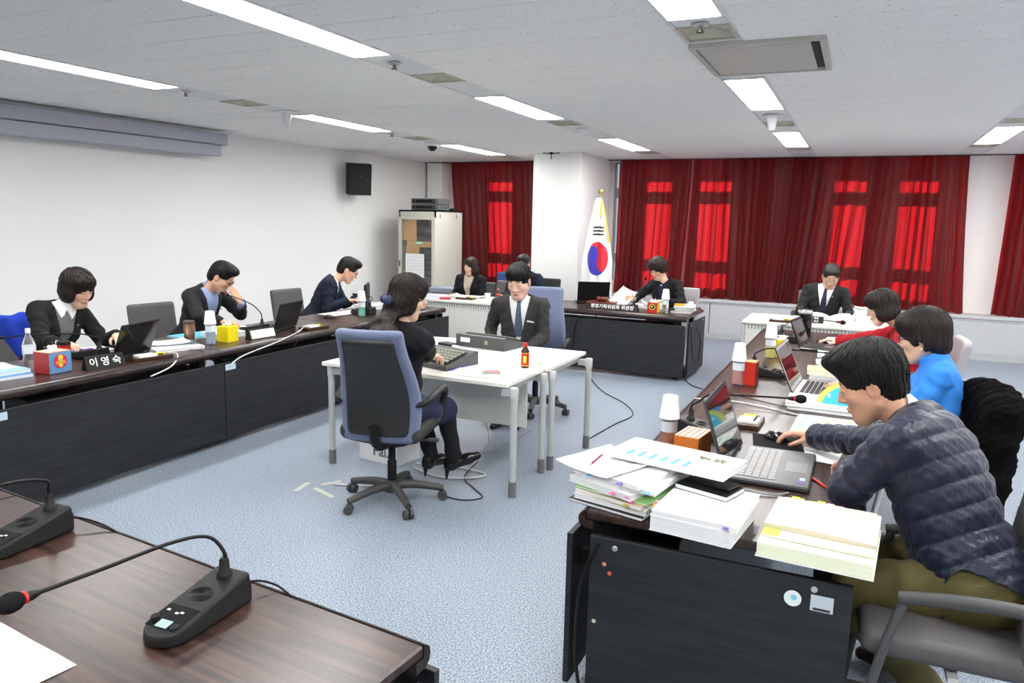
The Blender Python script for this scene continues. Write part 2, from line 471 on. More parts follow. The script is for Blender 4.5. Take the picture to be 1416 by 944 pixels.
vl = {-5.17: 'row nearest the left wall', -2.86: 'second light row', -.83: 'third light row', 1.22: 'rightmost light row'}
for x, ys in vents.items():
    for i, y in enumerate(ys):
        t = thing('ceiling_vent', 'square beige air vent in the %s, %s along it' % (vl[x], ['first', 'middle', 'last'][i]), 'vent', (x, y, ZC), group='ceiling vents')
        f = MB()
        for s_ in (-1, 1): f.box((s_*.132, 0, .006), (.02, .30, .02)); f.box((0, s_*.141, .006), (.245, .018, .02))
        f.build('frame', M_vent, t)
        for k, (r1, r2, z1, z2) in enumerate(((.125, .085, .004, .045), (.078, .045, .010, .045), (.040, .012, .014, .045))):
            g = MB()
            q = [(-1,-1),(1,-1),(1,1),(-1,1)]
            vs = [(p[0]*r1, p[1]*r1, z1) for p in q]+[(p[0]*r2, p[1]*r2, z2) for p in q]+[(p[0]*(r1-.006), p[1]*(r1-.006), z1+.008) for p in q]+[(p[0]*(r2-.004), p[1]*(r2-.004), z2+.006) for p in q]
            fs = []
            for j in range(4):
                n_ = (j+1) % 4
                fs += [(j, n_, 4+n_, 4+j), (8+j, 12+j, 12+n_, 8+n_), (j, 8+j, 8+n_, n_)]
            g.add(vs, fs).build('louver', M_vent, t)
# strip blanks
for x, ls in strips.items():
    occ = sorted([(a, b) for a, b in ls]+[(y-.15, y+.15) for y in vents.get(x, [])])
    c0 = -3.1
    for a, b in occ+[(11.98, 12)]:
        if a-c0 > .03: box('strip_panel', (x, (a+c0)/2, ZC+.02), (.27, a-c0-.008, .03), M_ceilp, ce, .002)
        c0 = max(c0, b)
    for s_ in (-1, 1): box('strip_rail', (x+s_*.146, 4.4, ZC+.012), (.018, 15, .02), M_ceilp, ce)

def round_thing(name, label, cat, x, y, prof, m, z=ZC, n=20):
    t = thing(name, label, cat, (x, y, z)); return t
for x, y, lb in ((-5.17, 4.72, 'beside the left-hand light panel near the wall'), (-5.17, 7.75, 'between the far left vent and light'), (-2.86, 4.32, 'next to the big light panel at top centre'), (-.83, 4.02, 'between light and vent near the top edge')):
    t = thing('sprinkler', 'small chrome sprinkler head '+lb, 'sprinkler', (x, y, ZC), group='sprinklers')
    MB().lathe([(.045, 0), (.045, -.006), (.03, -.014), (.012, -.016)]).build('rose', M_silver, t, 40)
    MB().lathe([(.010, -.014), (.009, -.03), (.02, -.035), (.02, -.04), (.006, -.042)]).build('head', flat('sprinkler_dark', (.08, .07, .07), .3, metal=.6), t, 40)
for x, y, lb in ((-5.17, 5.93, 'in the light row above the left wall'), (-.83, 7.42, 'in the light row above the rear desks')):
    t = thing('ceiling_sensor', 'white funnel-shaped sensor hanging '+lb, 'sensor', (x, y, ZC), group='ceiling sensors')
    MB().lathe([(.10, 0), (.10, -.006), (.06, -.012)], 28).build('base', flat('sensor_white', (.8, .8, .8), .4), t, 40)
    MB().lathe([(.05, -.01), (.045, -.05), (.030, -.13), (.024, -.135)], 24).build('cone', flat('sensor_white', (.8, .8, .8), .4), t, 40)
t = thing('smoke_detector', 'round white smoke detector between two ceiling lights', 'detector', (-2.86, 7.98, ZC))
MB().lathe([(.06, 0), (.06, -.012), (.045, -.045), (.03, -.055), (.0, -.056)], 24).build('housing', flat('sensor_white', (.8, .8, .8), .4), t, 40)
t = thing('dome_camera', 'black dome security camera on a white base near the left wall', 'camera', (-5.3, 8.9, ZC))
MB().lathe([(.085, 0), (.085, -.03), (.075, -.04)], 24).build('base', flat('sensor_white', (.8, .8, .8), .4), t, 40)
MB().lathe([(.065, -.038)]+[(.065*math.cos(a), -.04-.065*math.sin(a)) for a in np.linspace(.1, 1.5, 8)], 24).build('dome', M_blackg, t, 60)
t = thing('ceiling_antenna', 'small black whisker antenna on the ceiling at the pillar', 'antenna', (-4.2, 10.42, ZC))
MB().tube([(0, 0, 0), (0, 0, -.10)], .008).tube([(-.13, 0, -.012), (0, 0, -.02), (.13, 0, -.012)], .007).lathe([(.025, 0), (.02, -.03)], 12).build('antenna_rod', M_black, t, 40)
# air conditioner cassette
t = thing('air_conditioner', 'beige ceiling air conditioner cassette with a dark slot', 'air conditioner', (-.62, 4.88, ZC))
f = MB()
for s_ in (-1, 1): f.box((0, s_*.42, -.008), (.72, .035, .03), .004); f.box((s_*.345, 0, -.008), (.035, .81, .03), .004)
M_ac = flat('ac_beige', (.50, .48, .44), .5)
f.build('frame', M_ac, t)
MB().box((-.02, 0, -.012), (.60, .76, .02), .006).build('grille_panel', M_ac, t)
MB().box((0, 0, .0), (.66, .80, .008)).build('slot_backing', M_slot, t)

# projection screen housing
t = thing('screen_housing', 'long grey projector screen housing under the ceiling on the left wall', 'projector screen', (-7.27, 4.2, 2.55), -.05)
MB().box((0, 0, .065), (.16, 5.7, .13), .006).build('upper_case', M_screenh, t)
MB().box((-.015, -.03, -.07), (.12, 5.62, .13), .006).build('lower_case', M_screenh, t)
# wall speaker
t = thing('wall_speaker', 'black tilted loudspeaker mounted high on the white left wall', 'speaker', (-6.99, 9.58, 2.30), R(48))
f = MB().prism([(-.17, -.23), (.17, -.23), (.17, .23), (-.17, .23)], .22, Matrix.Translation((0, 0, 0)) @ Matrix.Rotation(R(8), 4, 'X')); f.build('cabinet', M_black, t)
Mt = Matrix.Rotation(R(8), 4, 'X')
MB().box((0, -.118, 0), (.325, .018, .445), .006, M=Mt).build('grille', mat('speaker_cloth', (.022, .022, .022), .9, bump=(500, .5, .002)), t)
MB().box((0, -.129, .05), (.025, .003, .012), M=Mt).build('badge', M_red, t)
MB().tube([(0, .08, 0), (-.06, .2, 0)], .02).build('bracket', M_black, t)

# ------------------------------------------------------------ curtains
mc = bpy.data.materials.new('maroon_curtain'); mc.use_nodes = True; nt = mc.node_tree; nt.nodes.clear()
N = nt.nodes.new; L = nt.links.new
out = N('ShaderNodeOutputMaterial'); mx = N('ShaderNodeMixShader'); mx.inputs[0].default_value = .40
pr = N('ShaderNodeBsdfPrincipled'); pr.inputs['Base Color'].default_value = (.024, .0045, .0068, 1); pr.inputs['Roughness'].default_value = .55; pr.inputs['Sheen Weight'].default_value = .25
pr.inputs['Sheen Tint'].default_value = (.8, .35, .35, 1)
tr = N('ShaderNodeBsdfTranslucent'); tr.inputs[0].default_value = (.85, .012, .022, 1)
L(pr.outputs[0], mx.inputs[1]); L(tr.outputs[0], mx.inputs[2]); L(mx.outputs[0], out.inputs[0])
def curtain(label, xt0, xt1, xb0, xb1, zt, zb, y, seed, pleat=.13, amp=.046, wav=.02):
    rnd = np.random.RandomState(seed)
    n = int(abs(xt1-xt0)/.009); m = 60
    u = np.linspace(0, 1, n)[None, :]; v = np.linspace(0, 1, m)[:, None]
    W_ = xt1-xt0
    ph = u*W_/pleat*2*np.pi
    for q in range(4): ph = ph+rnd.uniform(.4, 1.1)*np.sin(2*np.pi*u*rnd.uniform(.6, 3)+rnd.uniform(0, 6)+v*rnd.uniform(-1.2, 1.2))
    A = amp*(0.75+.35*np.sin(2*np.pi*u*1.7+seed))*(0.65+.55*v)
    yy = y+A*np.sin(ph)+.25*A*np.sin(2.3*ph+v*2)+.012*np.sin(2*np.pi*u*2+4*v)*v
    xx = (xt0+(xt1-xt0)*u)*(1-v**1.3)+(xb0+(xb1-xb0)*u)*v**1.3+wav*np.sin(2.2*v+ph*.5)*v*.5+.3*A*np.sin(2*ph)
    bot = zb+.012*np.sin(2*np.pi*u*2.3+seed)+.006*np.sin(ph)
    zz = zt*(1-v)+bot*v+0*u
    co = np.stack([xx+0*zz, yy+0*zz, zz], -1).reshape(-1, 3)
    idx = np.arange(n*m).reshape(m, n)
    q = np.stack([idx[:-1, :-1], idx[1:, :-1], idx[1:, 1:], idx[:-1, 1:]], -1).reshape(-1, 4)
    me = bpy.data.meshes.new('curtain'); me.from_pydata(co.tolist(), [], q.tolist()); me.polygons.foreach_set('use_smooth', [True]*len(me.polygons)); me.update()
    o = link('curtain', me, mc); tag(o, label, 'curtain', 'maroon curtains on the window wall'); return o
curtain('maroon curtain in the left corner between rack and pillar', -6.66, -4.60, -6.45, -4.55, 2.705, .62, 11.80, 3)
curtain('maroon curtain directly right of the flag, behind the chairwoman', -3.56, -2.44, -3.60, -2.52, 2.705, .62, 11.80, 5)
curtain('maroon curtain with two bright bars, right of the chairwoman', -2.40, -1.72, -2.46, -1.66, 2.705, .615, 11.82, 8, pleat=.13)
curtain('dark gathered maroon curtain in the middle of the long window wall', -1.72, -.62, -1.66, -.78, 2.705, .61, 11.79, 12, pleat=.09, amp=.045)
curtain('maroon curtain hanging behind the grey-haired man', -.66, .20, -.80, .06, 2.705, .61, 11.82, 15, pleat=.12, wav=.05)
curtain('maroon curtain at the right end beside the white wall', .16, 1.21, .02, 1.33, 2.705, .61, 11.80, 21, pleat=.115)
curtain('maroon curtain cut off by the right edge of the view', 1.72, 3.6, 1.66, 3.6, 2.705, .61, 11.80, 27)
box_rail = MB().box((-1.6, 11.83, 2.712), (11, .05, .012)).build('trim_2', flat('rail_dark', (.06, .05, .05), .5)); S(box_rail)
# ------------------------------------------------------------ conference desks
def top_mesh(lx, ly, th=.045, lip=None, b=.008):
    return MB().box((0, 0, 0), (lx, ly, th), b)
def conf_desk(label, loc, rotz, length, depth, endpanel=(), h=.72, wood=None, group='dark conference desks', front_gap=.09, sticker=None, ptop=.625):
    """local: x along the length, front (public side) = -y. origin at floor, front-left corner of the top"""
    t = thing('conference_desk', label, 'desk', (loc[0], loc[1], 0), rotz, group)
    m = wood or M_wood
    # top slab with a rounded apron lip along the front
    f = MB(); f.box((length/2, depth/2, h-.016), (length-.004, depth, .032), .006)
    f.build('desktop', m, t)
    lip = MB()
    prof = [(0, 0), (-.012, -.004), (-.022, -.014), (-.026, -.030), (-.022, -.048), (-.008, -.060), (.03, -.064), (.03, -.033), (0, -.033)]
    lip.prism([(x+.0, z+h) for x, z in prof], length-.004, Matrix.Translation((length/2, .0, 0)) @ Matrix.Rotation(R(90), 4, 'Z'))
    lip.build('front_edge', M_edge, t, 50)
    pn = MB().box((length/2, -.055, .045+(ptop-.045)/2), (length-.006, .022, ptop-.045), .002).build('front_panel', M_panel, t)
    for x in (.12, length-.12):
        g = MB().box((x, .08, .34), (.06, .10, .66), .004).box((x, depth-.12, .34), (.05, .06, .66), .004).box((x, depth/2, .03), (.06, depth-.14, .05), .006).box((x, .0, .5), (.04, .10, .06))
        g.build('leg_frame', M_black, t)
    MB().box((length/2, depth*.55, h-.045), (length-.3, .04, .03)).build('crossbar', M_black, t)
    MB().box((length*.56, .20, .54), (length*.74, .22, .14), .004).build('gap_darkener', M_black, t)  # added black box that darkens the gap between top and front panel
    for s_ in endpanel:
        x = -.012 if s_ == 0 else length+.012
        p = MB().box((x, depth/2, .345), (.022, depth-.06, .60), .002).build('side_panel', M_panel, t)
        xs_ = x+(-.013 if s_ == 0 else .013)
        for yy in (.12, depth-.14):
            MB().lathe([(.010, -.004), (.010, .002), (.006, .004)], 12, M=Matrix.Rotation(R(90), 4, 'Y')).build('bolt', M_silver, p, loc=(xs_, yy, .615))
    if sticker: MB().box((sticker, -.0675, ptop-.035), (.10, .002, .045)).build('sticker', flat('sticker_blue', (.5, .62, .72), .4), t)
    return t
LY = [(.72, 2.42), (2.42, 4.12), (4.12, 5.82), (5.82, 7.52)]
nm = ['at the left edge, nearest the camera', 'in front of the woman with the short bob', 'in front of the man covering his mouth', 'at the far end of the left row']
XE = -4.31
for (a, b), s_ in zip(LY, nm):
    conf_desk('dark walnut conference desk with charcoal panel, '+s_, (XE, a), R(90), b-a, .80, endpanel=(1,) if b > 7 else (), wood=M_wood, sticker=.06)
RY = [(2.40, 4.21), (4.21, 6.02), (6.02, 7.80)]
nm = ['nearest right desk, under the man in the navy puffer jacket', 'middle desk of the right row, under the silver laptop', 'far desk of the right row, by the woman in red']
for i, ((a, b), s_) in enumerate(zip(RY, nm)):
    d = conf_desk('dark walnut conference desk, '+s_, (-.80, b), R(-90), b-a, .90, endpanel=(1,) if i == 0 else ((0,) if i == 2 else ()), wood=M_wood)
    if i == 0:
        sp = [c for c in d.children if c.name.startswith('side_panel')][0]
        x = b-a+.0245
        Mx = Matrix.Translation((x, .72, .575)) @ Matrix.Rotation(R(90), 4, 'Y')
        st = MB().lathe([(.026, 0), (.026, .0012)], 24, M=Matrix.Rotation(R(90), 4, 'Y')).build('round_sticker', flat('sticker_white', (.75, .8, .8), .4), sp, loc=(x, .70, .572))
        MB().lathe([(.009, 0), (.009, .0006)], 16, M=Matrix.Rotation(R(90), 4, 'Y')).build('sticker_mark', flat('sticker_cyan', (.2, .55, .75), .4), st, loc=(.0014, .003, .004))
        st = MB().box((x+.0006, .785, .572), (.0012, .066, .052), .0004).build('asset_label', flat('sticker_silver', (.5, .56, .6), .35), sp)
        MB().box((x+.0015, .785, .553), (.0006, .050, .008)).build('barcode', M_slot, st)
        for yy, zz, cc in ((.085, .55, (.7, .3, .2)), (.105, .52, (.65, .12, .08)), (.055, .33, (.6, .6, .45))):
            MB().lathe([(.008, 0), (.007, .002), (.003, .003)], 10, M=Matrix.Rotation(R(90), 4, 'Y')).build('stuck_dot', flat('dot%d' % int(zz*100), cc, .5), sp, loc=(x, yy, zz))
# desks in the foreground (camera side), slightly turned
FR = R(-5.4)
fx, fy = -.86, 1.42
def fpt(u, v):    # u along the desk to the left, v toward the camera, metres
    return (fx-u*math.cos(FR)+(-v)*(-math.sin(FR))*-1*0-0, 0)
ex = Vector((math.cos(FR), math.sin(FR), 0)); ey = Vector((-math.sin(FR), math.cos(FR), 0))
# front side faces the room (+y): rotate by 180
for i, s_ in enumerate(('in the lower left foreground', 'at the far lower left corner of the view')):
    o = Vector((fx, fy, 0)) - ex*(1.80*i)
    conf_desk('brown walnut conference desk '+s_, (o.x, o.y), R(180)+FR, 1.80 if i == 0 else 1.30, .80, endpanel=(0,) if i == 0 else (), group='foreground desks')
# chair's desk
t = conf_desk('dark conference desk of the chairwoman with charcoal front', (-3.62, 8.30), R(-1.5), 1.96, .86, endpanel=(0, 1), group='dark conference desks')

# ------------------------------------------------------------ white office desks (rear)
def white_desk(label, x0, x1, y0, y1, h=.72, group='white desks at the back'):
    L_ = x1-x0; D = y1-y0
    t = thing('white_desk', label, 'desk', (x0, y0, 0), 0, group)
    MB().box((L_/2, D/2, h-.014), (L_, D, .028), .004).build('desktop', M_white, t)
    v = MB().box((L_/2, .03, h-.065), (L_-.07, .012, .07), .001).build('slotted_rail', M_whitep, t)
    s_ = MB(); n = int((L_-.14)/.034)
    for k in range(n): s_.box((.07+.034*k, .0225, h-.063), (.012, .006, .042))
    tag(s_.build('slot', flat('slot_grey', (.22, .22, .22), .7), v), kind='stuff')
    MB().box((L_/2, .035, .38), (L_-.07, .012, .50), .001).build('modesty_panel', M_whitep, t)
    for a in (.02, L_-.02):
        for b in (.03, D-.03):
            l = MB().lathe([(.021, .04), (.021, h-.03)], 14).build('leg', M_grey, t, 40, loc=(a, b, 0))
            MB().lathe([(.023, 0), (.023, .06)], 14).build('foot', M_greyd, l, 40)
        MB().box((a, D/2, h-.045), (.03, D-.06, .03)).build('side_rail', M_grey, t)
    return t
white_desk('long white desk with slotted rail, left of the young man', -5.12, -3.66, 8.22, 8.95)
white_desk('white desk with slotted rail under the grey-haired man\'s open book', -1.09, .62, 8.30, 9.12)

# ------------------------------------------------------------ the two centre tables
def leg_table(label, x0, x1, y0, y1, legs, h=.73, panel=None):
    t = thing('office_table', label, 'table', ((x0+x1)/2, (y0+y1)/2, 0), 0, 'white tables in the centre')
    cx, cy = (x0+x1)/2, (y0+y1)/2
    MB().box((0, 0, h-.0125), (x1-x0, y1-y0, .025), .002).build('tabletop', M_white, t)
    for lx, ly in legs:
        l = MB().lathe([(.0205, .08), (.0225, h-.09)], 18).build('leg', M_grey, t, 40, loc=(lx-cx, ly-cy, 0))
        MB().lathe([(.0245, .0), (.0245, .10), (.021, .102)], 18).build('foot', flat('foot_grey', (.16, .155, .155), .6), l, 40)
        MB().lathe([(.026, h-.10), (.028, h-.032), (.024, h-.026)], 18).box((-math.copysign(.05, lx-cx), 0, h-.06), (.07, .028, .05), .004).build('corner_joint', M_grey, l, 40)
    for s_ in (-1, 1):
        MB().box((s_*((x1-x0)/2-.05), 0, h-.05), (.025, (y1-y0)-.08, .045)).build('side_rail', M_grey, t)
    if panel: MB().box((0, panel-cy, h-.23), ((x1-x0)-.16, .018, .36), .002).build('modesty_panel', M_whitep, t)
    return t
leg_table('white centre table nearest the stenographer in the blue chair', -3.32, -1.90, 4.10, 4.695, [(-3.27, 4.14), (-1.885+.02, 4.13), (-3.27, 4.64), (-1.885, 4.65)], panel=4.60)
tt = leg_table('white centre table nearest the young man in the grey suit', -3.36, -1.87, 4.70, 5.48, [(-3.3, 4.76), (-1.855, 4.74), (-3.3, 5.38), (-1.80, 5.35)], panel=None)

# ------------------------------------------------------------ equipment rack
t = thing('equipment_rack', 'beige steel equipment rack with glass door in the left rear corner', 'cabinet', (-6.33, 10.62, 0), 0)
W_, D_, H_ = .67, .88, 1.86
f = MB()
f.box((-W_/2+.012, 0, H_/2), (.024, D_, H_)); f.box((W_/2-.012, 0, H_/2), (.024, D_, H_)); f.box((0, D_/2-.012, H_/2), (W_, .024, H_)); f.box((0, 0, H_-.012), (W_, D_, .024)); f.box((0, 0, .05), (W_, D_, .10))
M_rack = flat('rack_beige', (.56, .56, .49), .5)
f.box((0, -D_/2+.01, 1.80), (W_, .02, .12)); f.build('case', M_rack, t)
d = MB()
for s_ in (-1, 1): d.box((s_*(W_/2-.03), -D_/2-.012, .92), (.06, .026, 1.66), .003); d.box((0, -D_/2-.012, .92+s_*.81), (W_-.12, .026, .04), .003)
dd = d.build('door', M_rack, t)
MB().box((0, -D_/2-.012, .92), (W_-.12, .005, 1.58)).build('glass', mg, dd)
MB().box((-W_/2+.03, -D_/2-.03, 1.02), (.018, .01, .09), .003).build('lock', M_black, dd)
M_card = flat('cardboard', (.50, .27, .09), .8)
MB().box((-.15, -D_/2+.02, 1.55), (.26, .01, .34)).build('cardboard_sheet', M_card, dd)
MB().box((.05, -D_/2+.022, 1.33), (.50, .01, .09)).build('cardboard_sheet', M_card, dd)
MB().box((-.09, -D_/2+.018, 1.16), (.24, .01, .26)).build('cardboard_sheet', M_card, dd)
pp_ = MB().box((-.03, -D_/2-.019, .93), (.34, .003, .50)).build('taped_notice', M_paper, dd)
for k in range(9): MB().box((-.03, -D_/2-.0212, 1.13-.05*k), (.28, .0008, .0025)).build('ruled_line', flat('line_grey', (.35, .35, .35), .8), pp_)
g_ = MB().box((.05, -D_/2-.018, 1.35), (.16, .003, .035)).build('exit_label', flat('label_green', (.1, .6, .3), .5), dd)
MB().box((.05, -D_/2-.0202, 1.35), (.09, .0012, .018)).build('label_strip', M_paper, g_)
for k in range(9):
    z = .22+.165*k
    u_ = MB().box((0, .0, z), (.56, .6, .14), .004).build('rack_unit', mat('rack_black', (.02, .02, .022), .4), t)
    MB().box((.14, -.302, z), (.16, .004, .05)).build('display', flat('unit_panel', (.10, .09, .08), .4), u_)
for yy in (-.30, .22): MB().box((W_/2+.001, yy, 1.77), (.003, .02, .07)).build('vent_slot', M_slot, t)
for k in range(2):
    t = thing('amplifier', 'dark grey rack amplifier lying %s the beige equipment rack' % ('directly on top of' if k == 0 else 'topmost above'), 'amplifier', (-6.28, 10.50, 1.862+k*.092), R(3), 'amplifiers on the rack')
    MB().box((0, 0, .045), (.50, .36, .088), .006).build('case', flat('amp_grey', (.10, .11, .12), .45), t)
    MB().box((-.02, -.183, .045), (.40, .008, .05), .002).build('front_strip', M_black, t)
    for q in (-.17, .15, .19): MB().lathe([(.014, 0), (.012, .02)], 12, M=Matrix.Rotation(R(90), 4, 'X')).build('knob', M_greyd, t, 40, loc=(q, -.186, .045))
t = MB().box((0, 0, .02), (.14, .08, .04), .01).tube([(-.06, 0, .03), (-.15, -.02, .05), (-.22, -.04, .02)], .006, smooth=4).build('power_adapter', M_black, None, loc=(-6.07, 10.78, 1.86)); tag(t, 'black adapter with a curled cable on top of the rack', 'adapter')

# ------------------------------------------------------------ chairs
def superbase(t, r=.31, h=.42, m=M_greyd):
    MB().lathe([(.028, .10), (.028, .26), (.022, .27), (.022, h)], 16).build('gas_column', M_black, t, 40)
    b = MB(); b.lathe([(.05, .07), (.055, .09), (.045, .13), (.03, .14)], 16)
    st = b.build('hub', m, t, 40)
    for k in range(5):
        a = 2*math.pi*k/5+.35
        c, s_ = math.cos(a), math.sin(a)
        l = MB().tube([(.02*c, .02*s_, .105), (.12*c, .12*s_, .108), ((r-.06)*c, (r-.06)*s_, .088), (r*c, r*s_, .075)], [.030, .026, .022, .020], 10, smooth=3).build('base_arm', m, t, 60)
        w = MB()
        for q in (-1, 1): w.lathe([(.012, -.011), (.026, -.011), (.028, -.006), (.028, .006), (.026, .011), (.012, .011)], 16, M=Matrix.Translation((0, q*.017, 0)) @ Matrix.Rotation(R(90), 4, 'X'))
        w.tube([(0, 0, .0), (0, 0, .05)], .008)
        w.build('caster', m, t, 40, loc=(r*c, r*s_, .028), rot=(0, 0, a+.8*k))
def swivel_chair(label, x, y, rz, armz=.66, group='blue swivel chairs'):
    """faces +y locally"""
    t = thing('swivel_chair', label, 'chair', (x, y, 0), rz, group)
    superbase(t)
    def sb(x_, y_, z_): return x_, y_, z_-.03*(x_/.25)**2-.02*((y_-.05)/.25)**3*0
    sdf_obj('seat', rbox_fn((0, .02, .46), (.25, .245, .045), .04, sb), (-.3, -.3, .36), (.3, .32, .56), .012, M_chair_k, t)
    def wid(z): return 1.0
    def bend(x_, y_, z_):
        # z_ local from centre; gentle S, waisted
        sc = 1.0+.10*np.cos((z_-.02)/.34*2.6)-.10*np.clip(-z_/.34, 0, 1)**2*1.2+.16*np.clip(-(z_+.05)/.3, 0, 1)*0
        k = 0.90+.10*np.cos((z_+.15)*7.0)+.04*(z_ > 0)*0
        yy = y_-.055*np.cos((z_+.10)*6.0)+.9*x_*x_*-1*.55
        return x_/k, yy, z_
    Rm = np.array(Matrix.Rotation(R(8), 3, 'X'))
    sdf_obj('backrest', rbox_fn((0, -.27, .78), (.245, .038, .345), .036, bend, Rm), (-.3, -.45, .38), (.3, -.08, 1.18), .011, M_chair_b, t)
    sdf_obj('back_shell', rbox_fn((0, -.297, .775), (.195, .030, .300), .028, bend, Rm), (-.3, -.5, .42), (.3, -.1, 1.14), .011, mat('shell_charcoal', (.020, .021, .021), .42), t)
    MB().tube([(0, .0, .42), (0, -.16, .40), (0, -.27, .46), (0, -.30, .55)], .03, smooth=4).build('back_bracket', M_black, t, 60)
    MB().box((0, .0, .405), (.20, .26, .03), .008).build('mechanism', M_black, t)
    MB().tube([(.06, 0, .40), (.24, .05, .395)], .008).tube([(.22, .045, .396), (.28, .06, .394)], .014).build('lever', M_greyd, t, 60)
    for s_ in (-1, 1):
        pts = [(s_*.20, -.20, armz-.04), (s_*.27, -.17, armz-.02), (s_*.285, -.06, armz), (s_*.285, .12, armz+.005), (s_*.275, .19, armz-.03), (s_*.262, .20, armz-.10), (s_*.255, .15, armz-.20), (s_*.20, .06, armz-.235)]
        MB().tube(pts, [.014, .018, .022, .022, .022, .020, .020, .018], 12, smooth=5).build('armrest', M_mic, t, 70)
        MB().lathe([(.014, 0), (.014, .02)], 12, M=Matrix.Rotation(R(90)*s_, 4, 'Y')).build('arm_bolt', M_silver, t, 40, loc=(s_*.19, -.19, armz-.04))
    return t
swivel_chair('large blue and charcoal swivel chair with armrests, seen from behind', -2.49, 3.72, R(13), armz=.70)
swivel_chair('blue high-backed swivel chair behind the young man in the suit', -2.60, 6.22, R(194))

def side_chair(label, x, y, rz, m=None, group='grey meeting chairs', arms=True, hb=.86, wd=.235, fm=None):
    fm = fm or M_grey
    lx = .27 if arms else .20
    t = thing('meeting_chair', label, 'chair', (x, y, 0), rz, group); m = m or M_chair_g
    def bs(x_, y_, z_): return x_, y_, z_-.25*x_*x_+.12*np.clip(y_-.05, 0, 1)*0
    sdf_obj('seat', rbox_fn((0, .02, .45), (wd, .24, .042), .038, bs), (-.3, -.3, .36), (.3, .32, .55), .014, m, t)
    hh = (hb-.42)/2
    Rm = np.array(Matrix.Rotation(R(9), 3, 'X'))
    sdf_obj('backrest', rbox_fn((0, -.25, .42+hh+.02), (wd, .032, hh), .03, lambda x_, y_, z_: (x_, y_-.5*x_*x_, z_), Rm), (-.3, -.42, .38), (.3, -.1, .46+2*hh), .013, m, t)
    for s_ in (-1, 1):
        MB().tube([(s_*lx, -.22, .02), (s_*lx, .22, .02), (s_*lx, .26, .06), (s_*(lx+.005), .20, .45)]+([(s_*lx, .15, .64)] if arms else [(s_*lx, .1, .42)]), .014, 10, smooth=5).build('leg_frame', fm, t, 70)
        if arms:
            MB().tube([(s_*.24, -.26, .62), (s_*.275, -.18, .665), (s_*.28, .0, .665), (s_*.278, .17, .645)], [.014, .02, .022, .018], 10, smooth=5).build('armrest', M_greyd, t, 70)
    MB().tube([(-lx, -.22, .02), (lx, -.22, .02)], .014, 10).build('cross_tube', M_grey, t, 60)
    MB().box((0, .0, .40), (2*lx-.04, .03, .02)).build('seat_rail', M_grey, t)
    return t
FX = R(-90)      # facing +x
side_chair('grey chair draped with a blue towel at far left', -5.80, 3.64, R(-100), arms=False)
side_chair('grey chair behind the man covering his mouth', -5.82, 4.98, R(-98), arms=False)
side_chair('grey leather chair behind the man in the navy suit', -5.82, 6.86, R(-95), arms=False)
side_chair('grey chair under the woman beside the equipment rack', -5.07, 9.74, R(183), hb=.80, arms=False)
side_chair('empty grey chair between the woman and the hidden man', -4.575, 9.70, R(180), hb=.84, arms=False)
side_chair('black chair of the man hidden behind the young man', -4.09, 9.80, R(178), arms=False, m=mat('black_mesh_fabric', (.02, .022, .025), .7), hb=.90)
side_chair('light grey chair under the chairwoman', -2.10, 9.55, R(170), m=mat('light_grey_leather', (.38, .36, .38), .6), hb=.90)
side_chair('light grey chair under the grey-haired man', -.42, 9.92, R(183), m=M_chair_g, hb=.92)
side_chair('grey chair behind the woman in the red hoodie', .50, 6.50, R(92), m=mat('light_grey_leather', (.38, .36, .38), .6), hb=.90)
side_chair('dark grey chair under the man in the puffer jacket, lower right', .35, 2.66, R(92), m=mat('dark_grey_leather', (.085, .08, .08), .6), hb=.92, wd=.25, fm=flat('frame_dark', (.07, .07, .072), .4))
side_chair('grey chair with a black fur coat, under the woman in blue', .37, 4.30, R(95), m=M_chair_g, hb=.90)

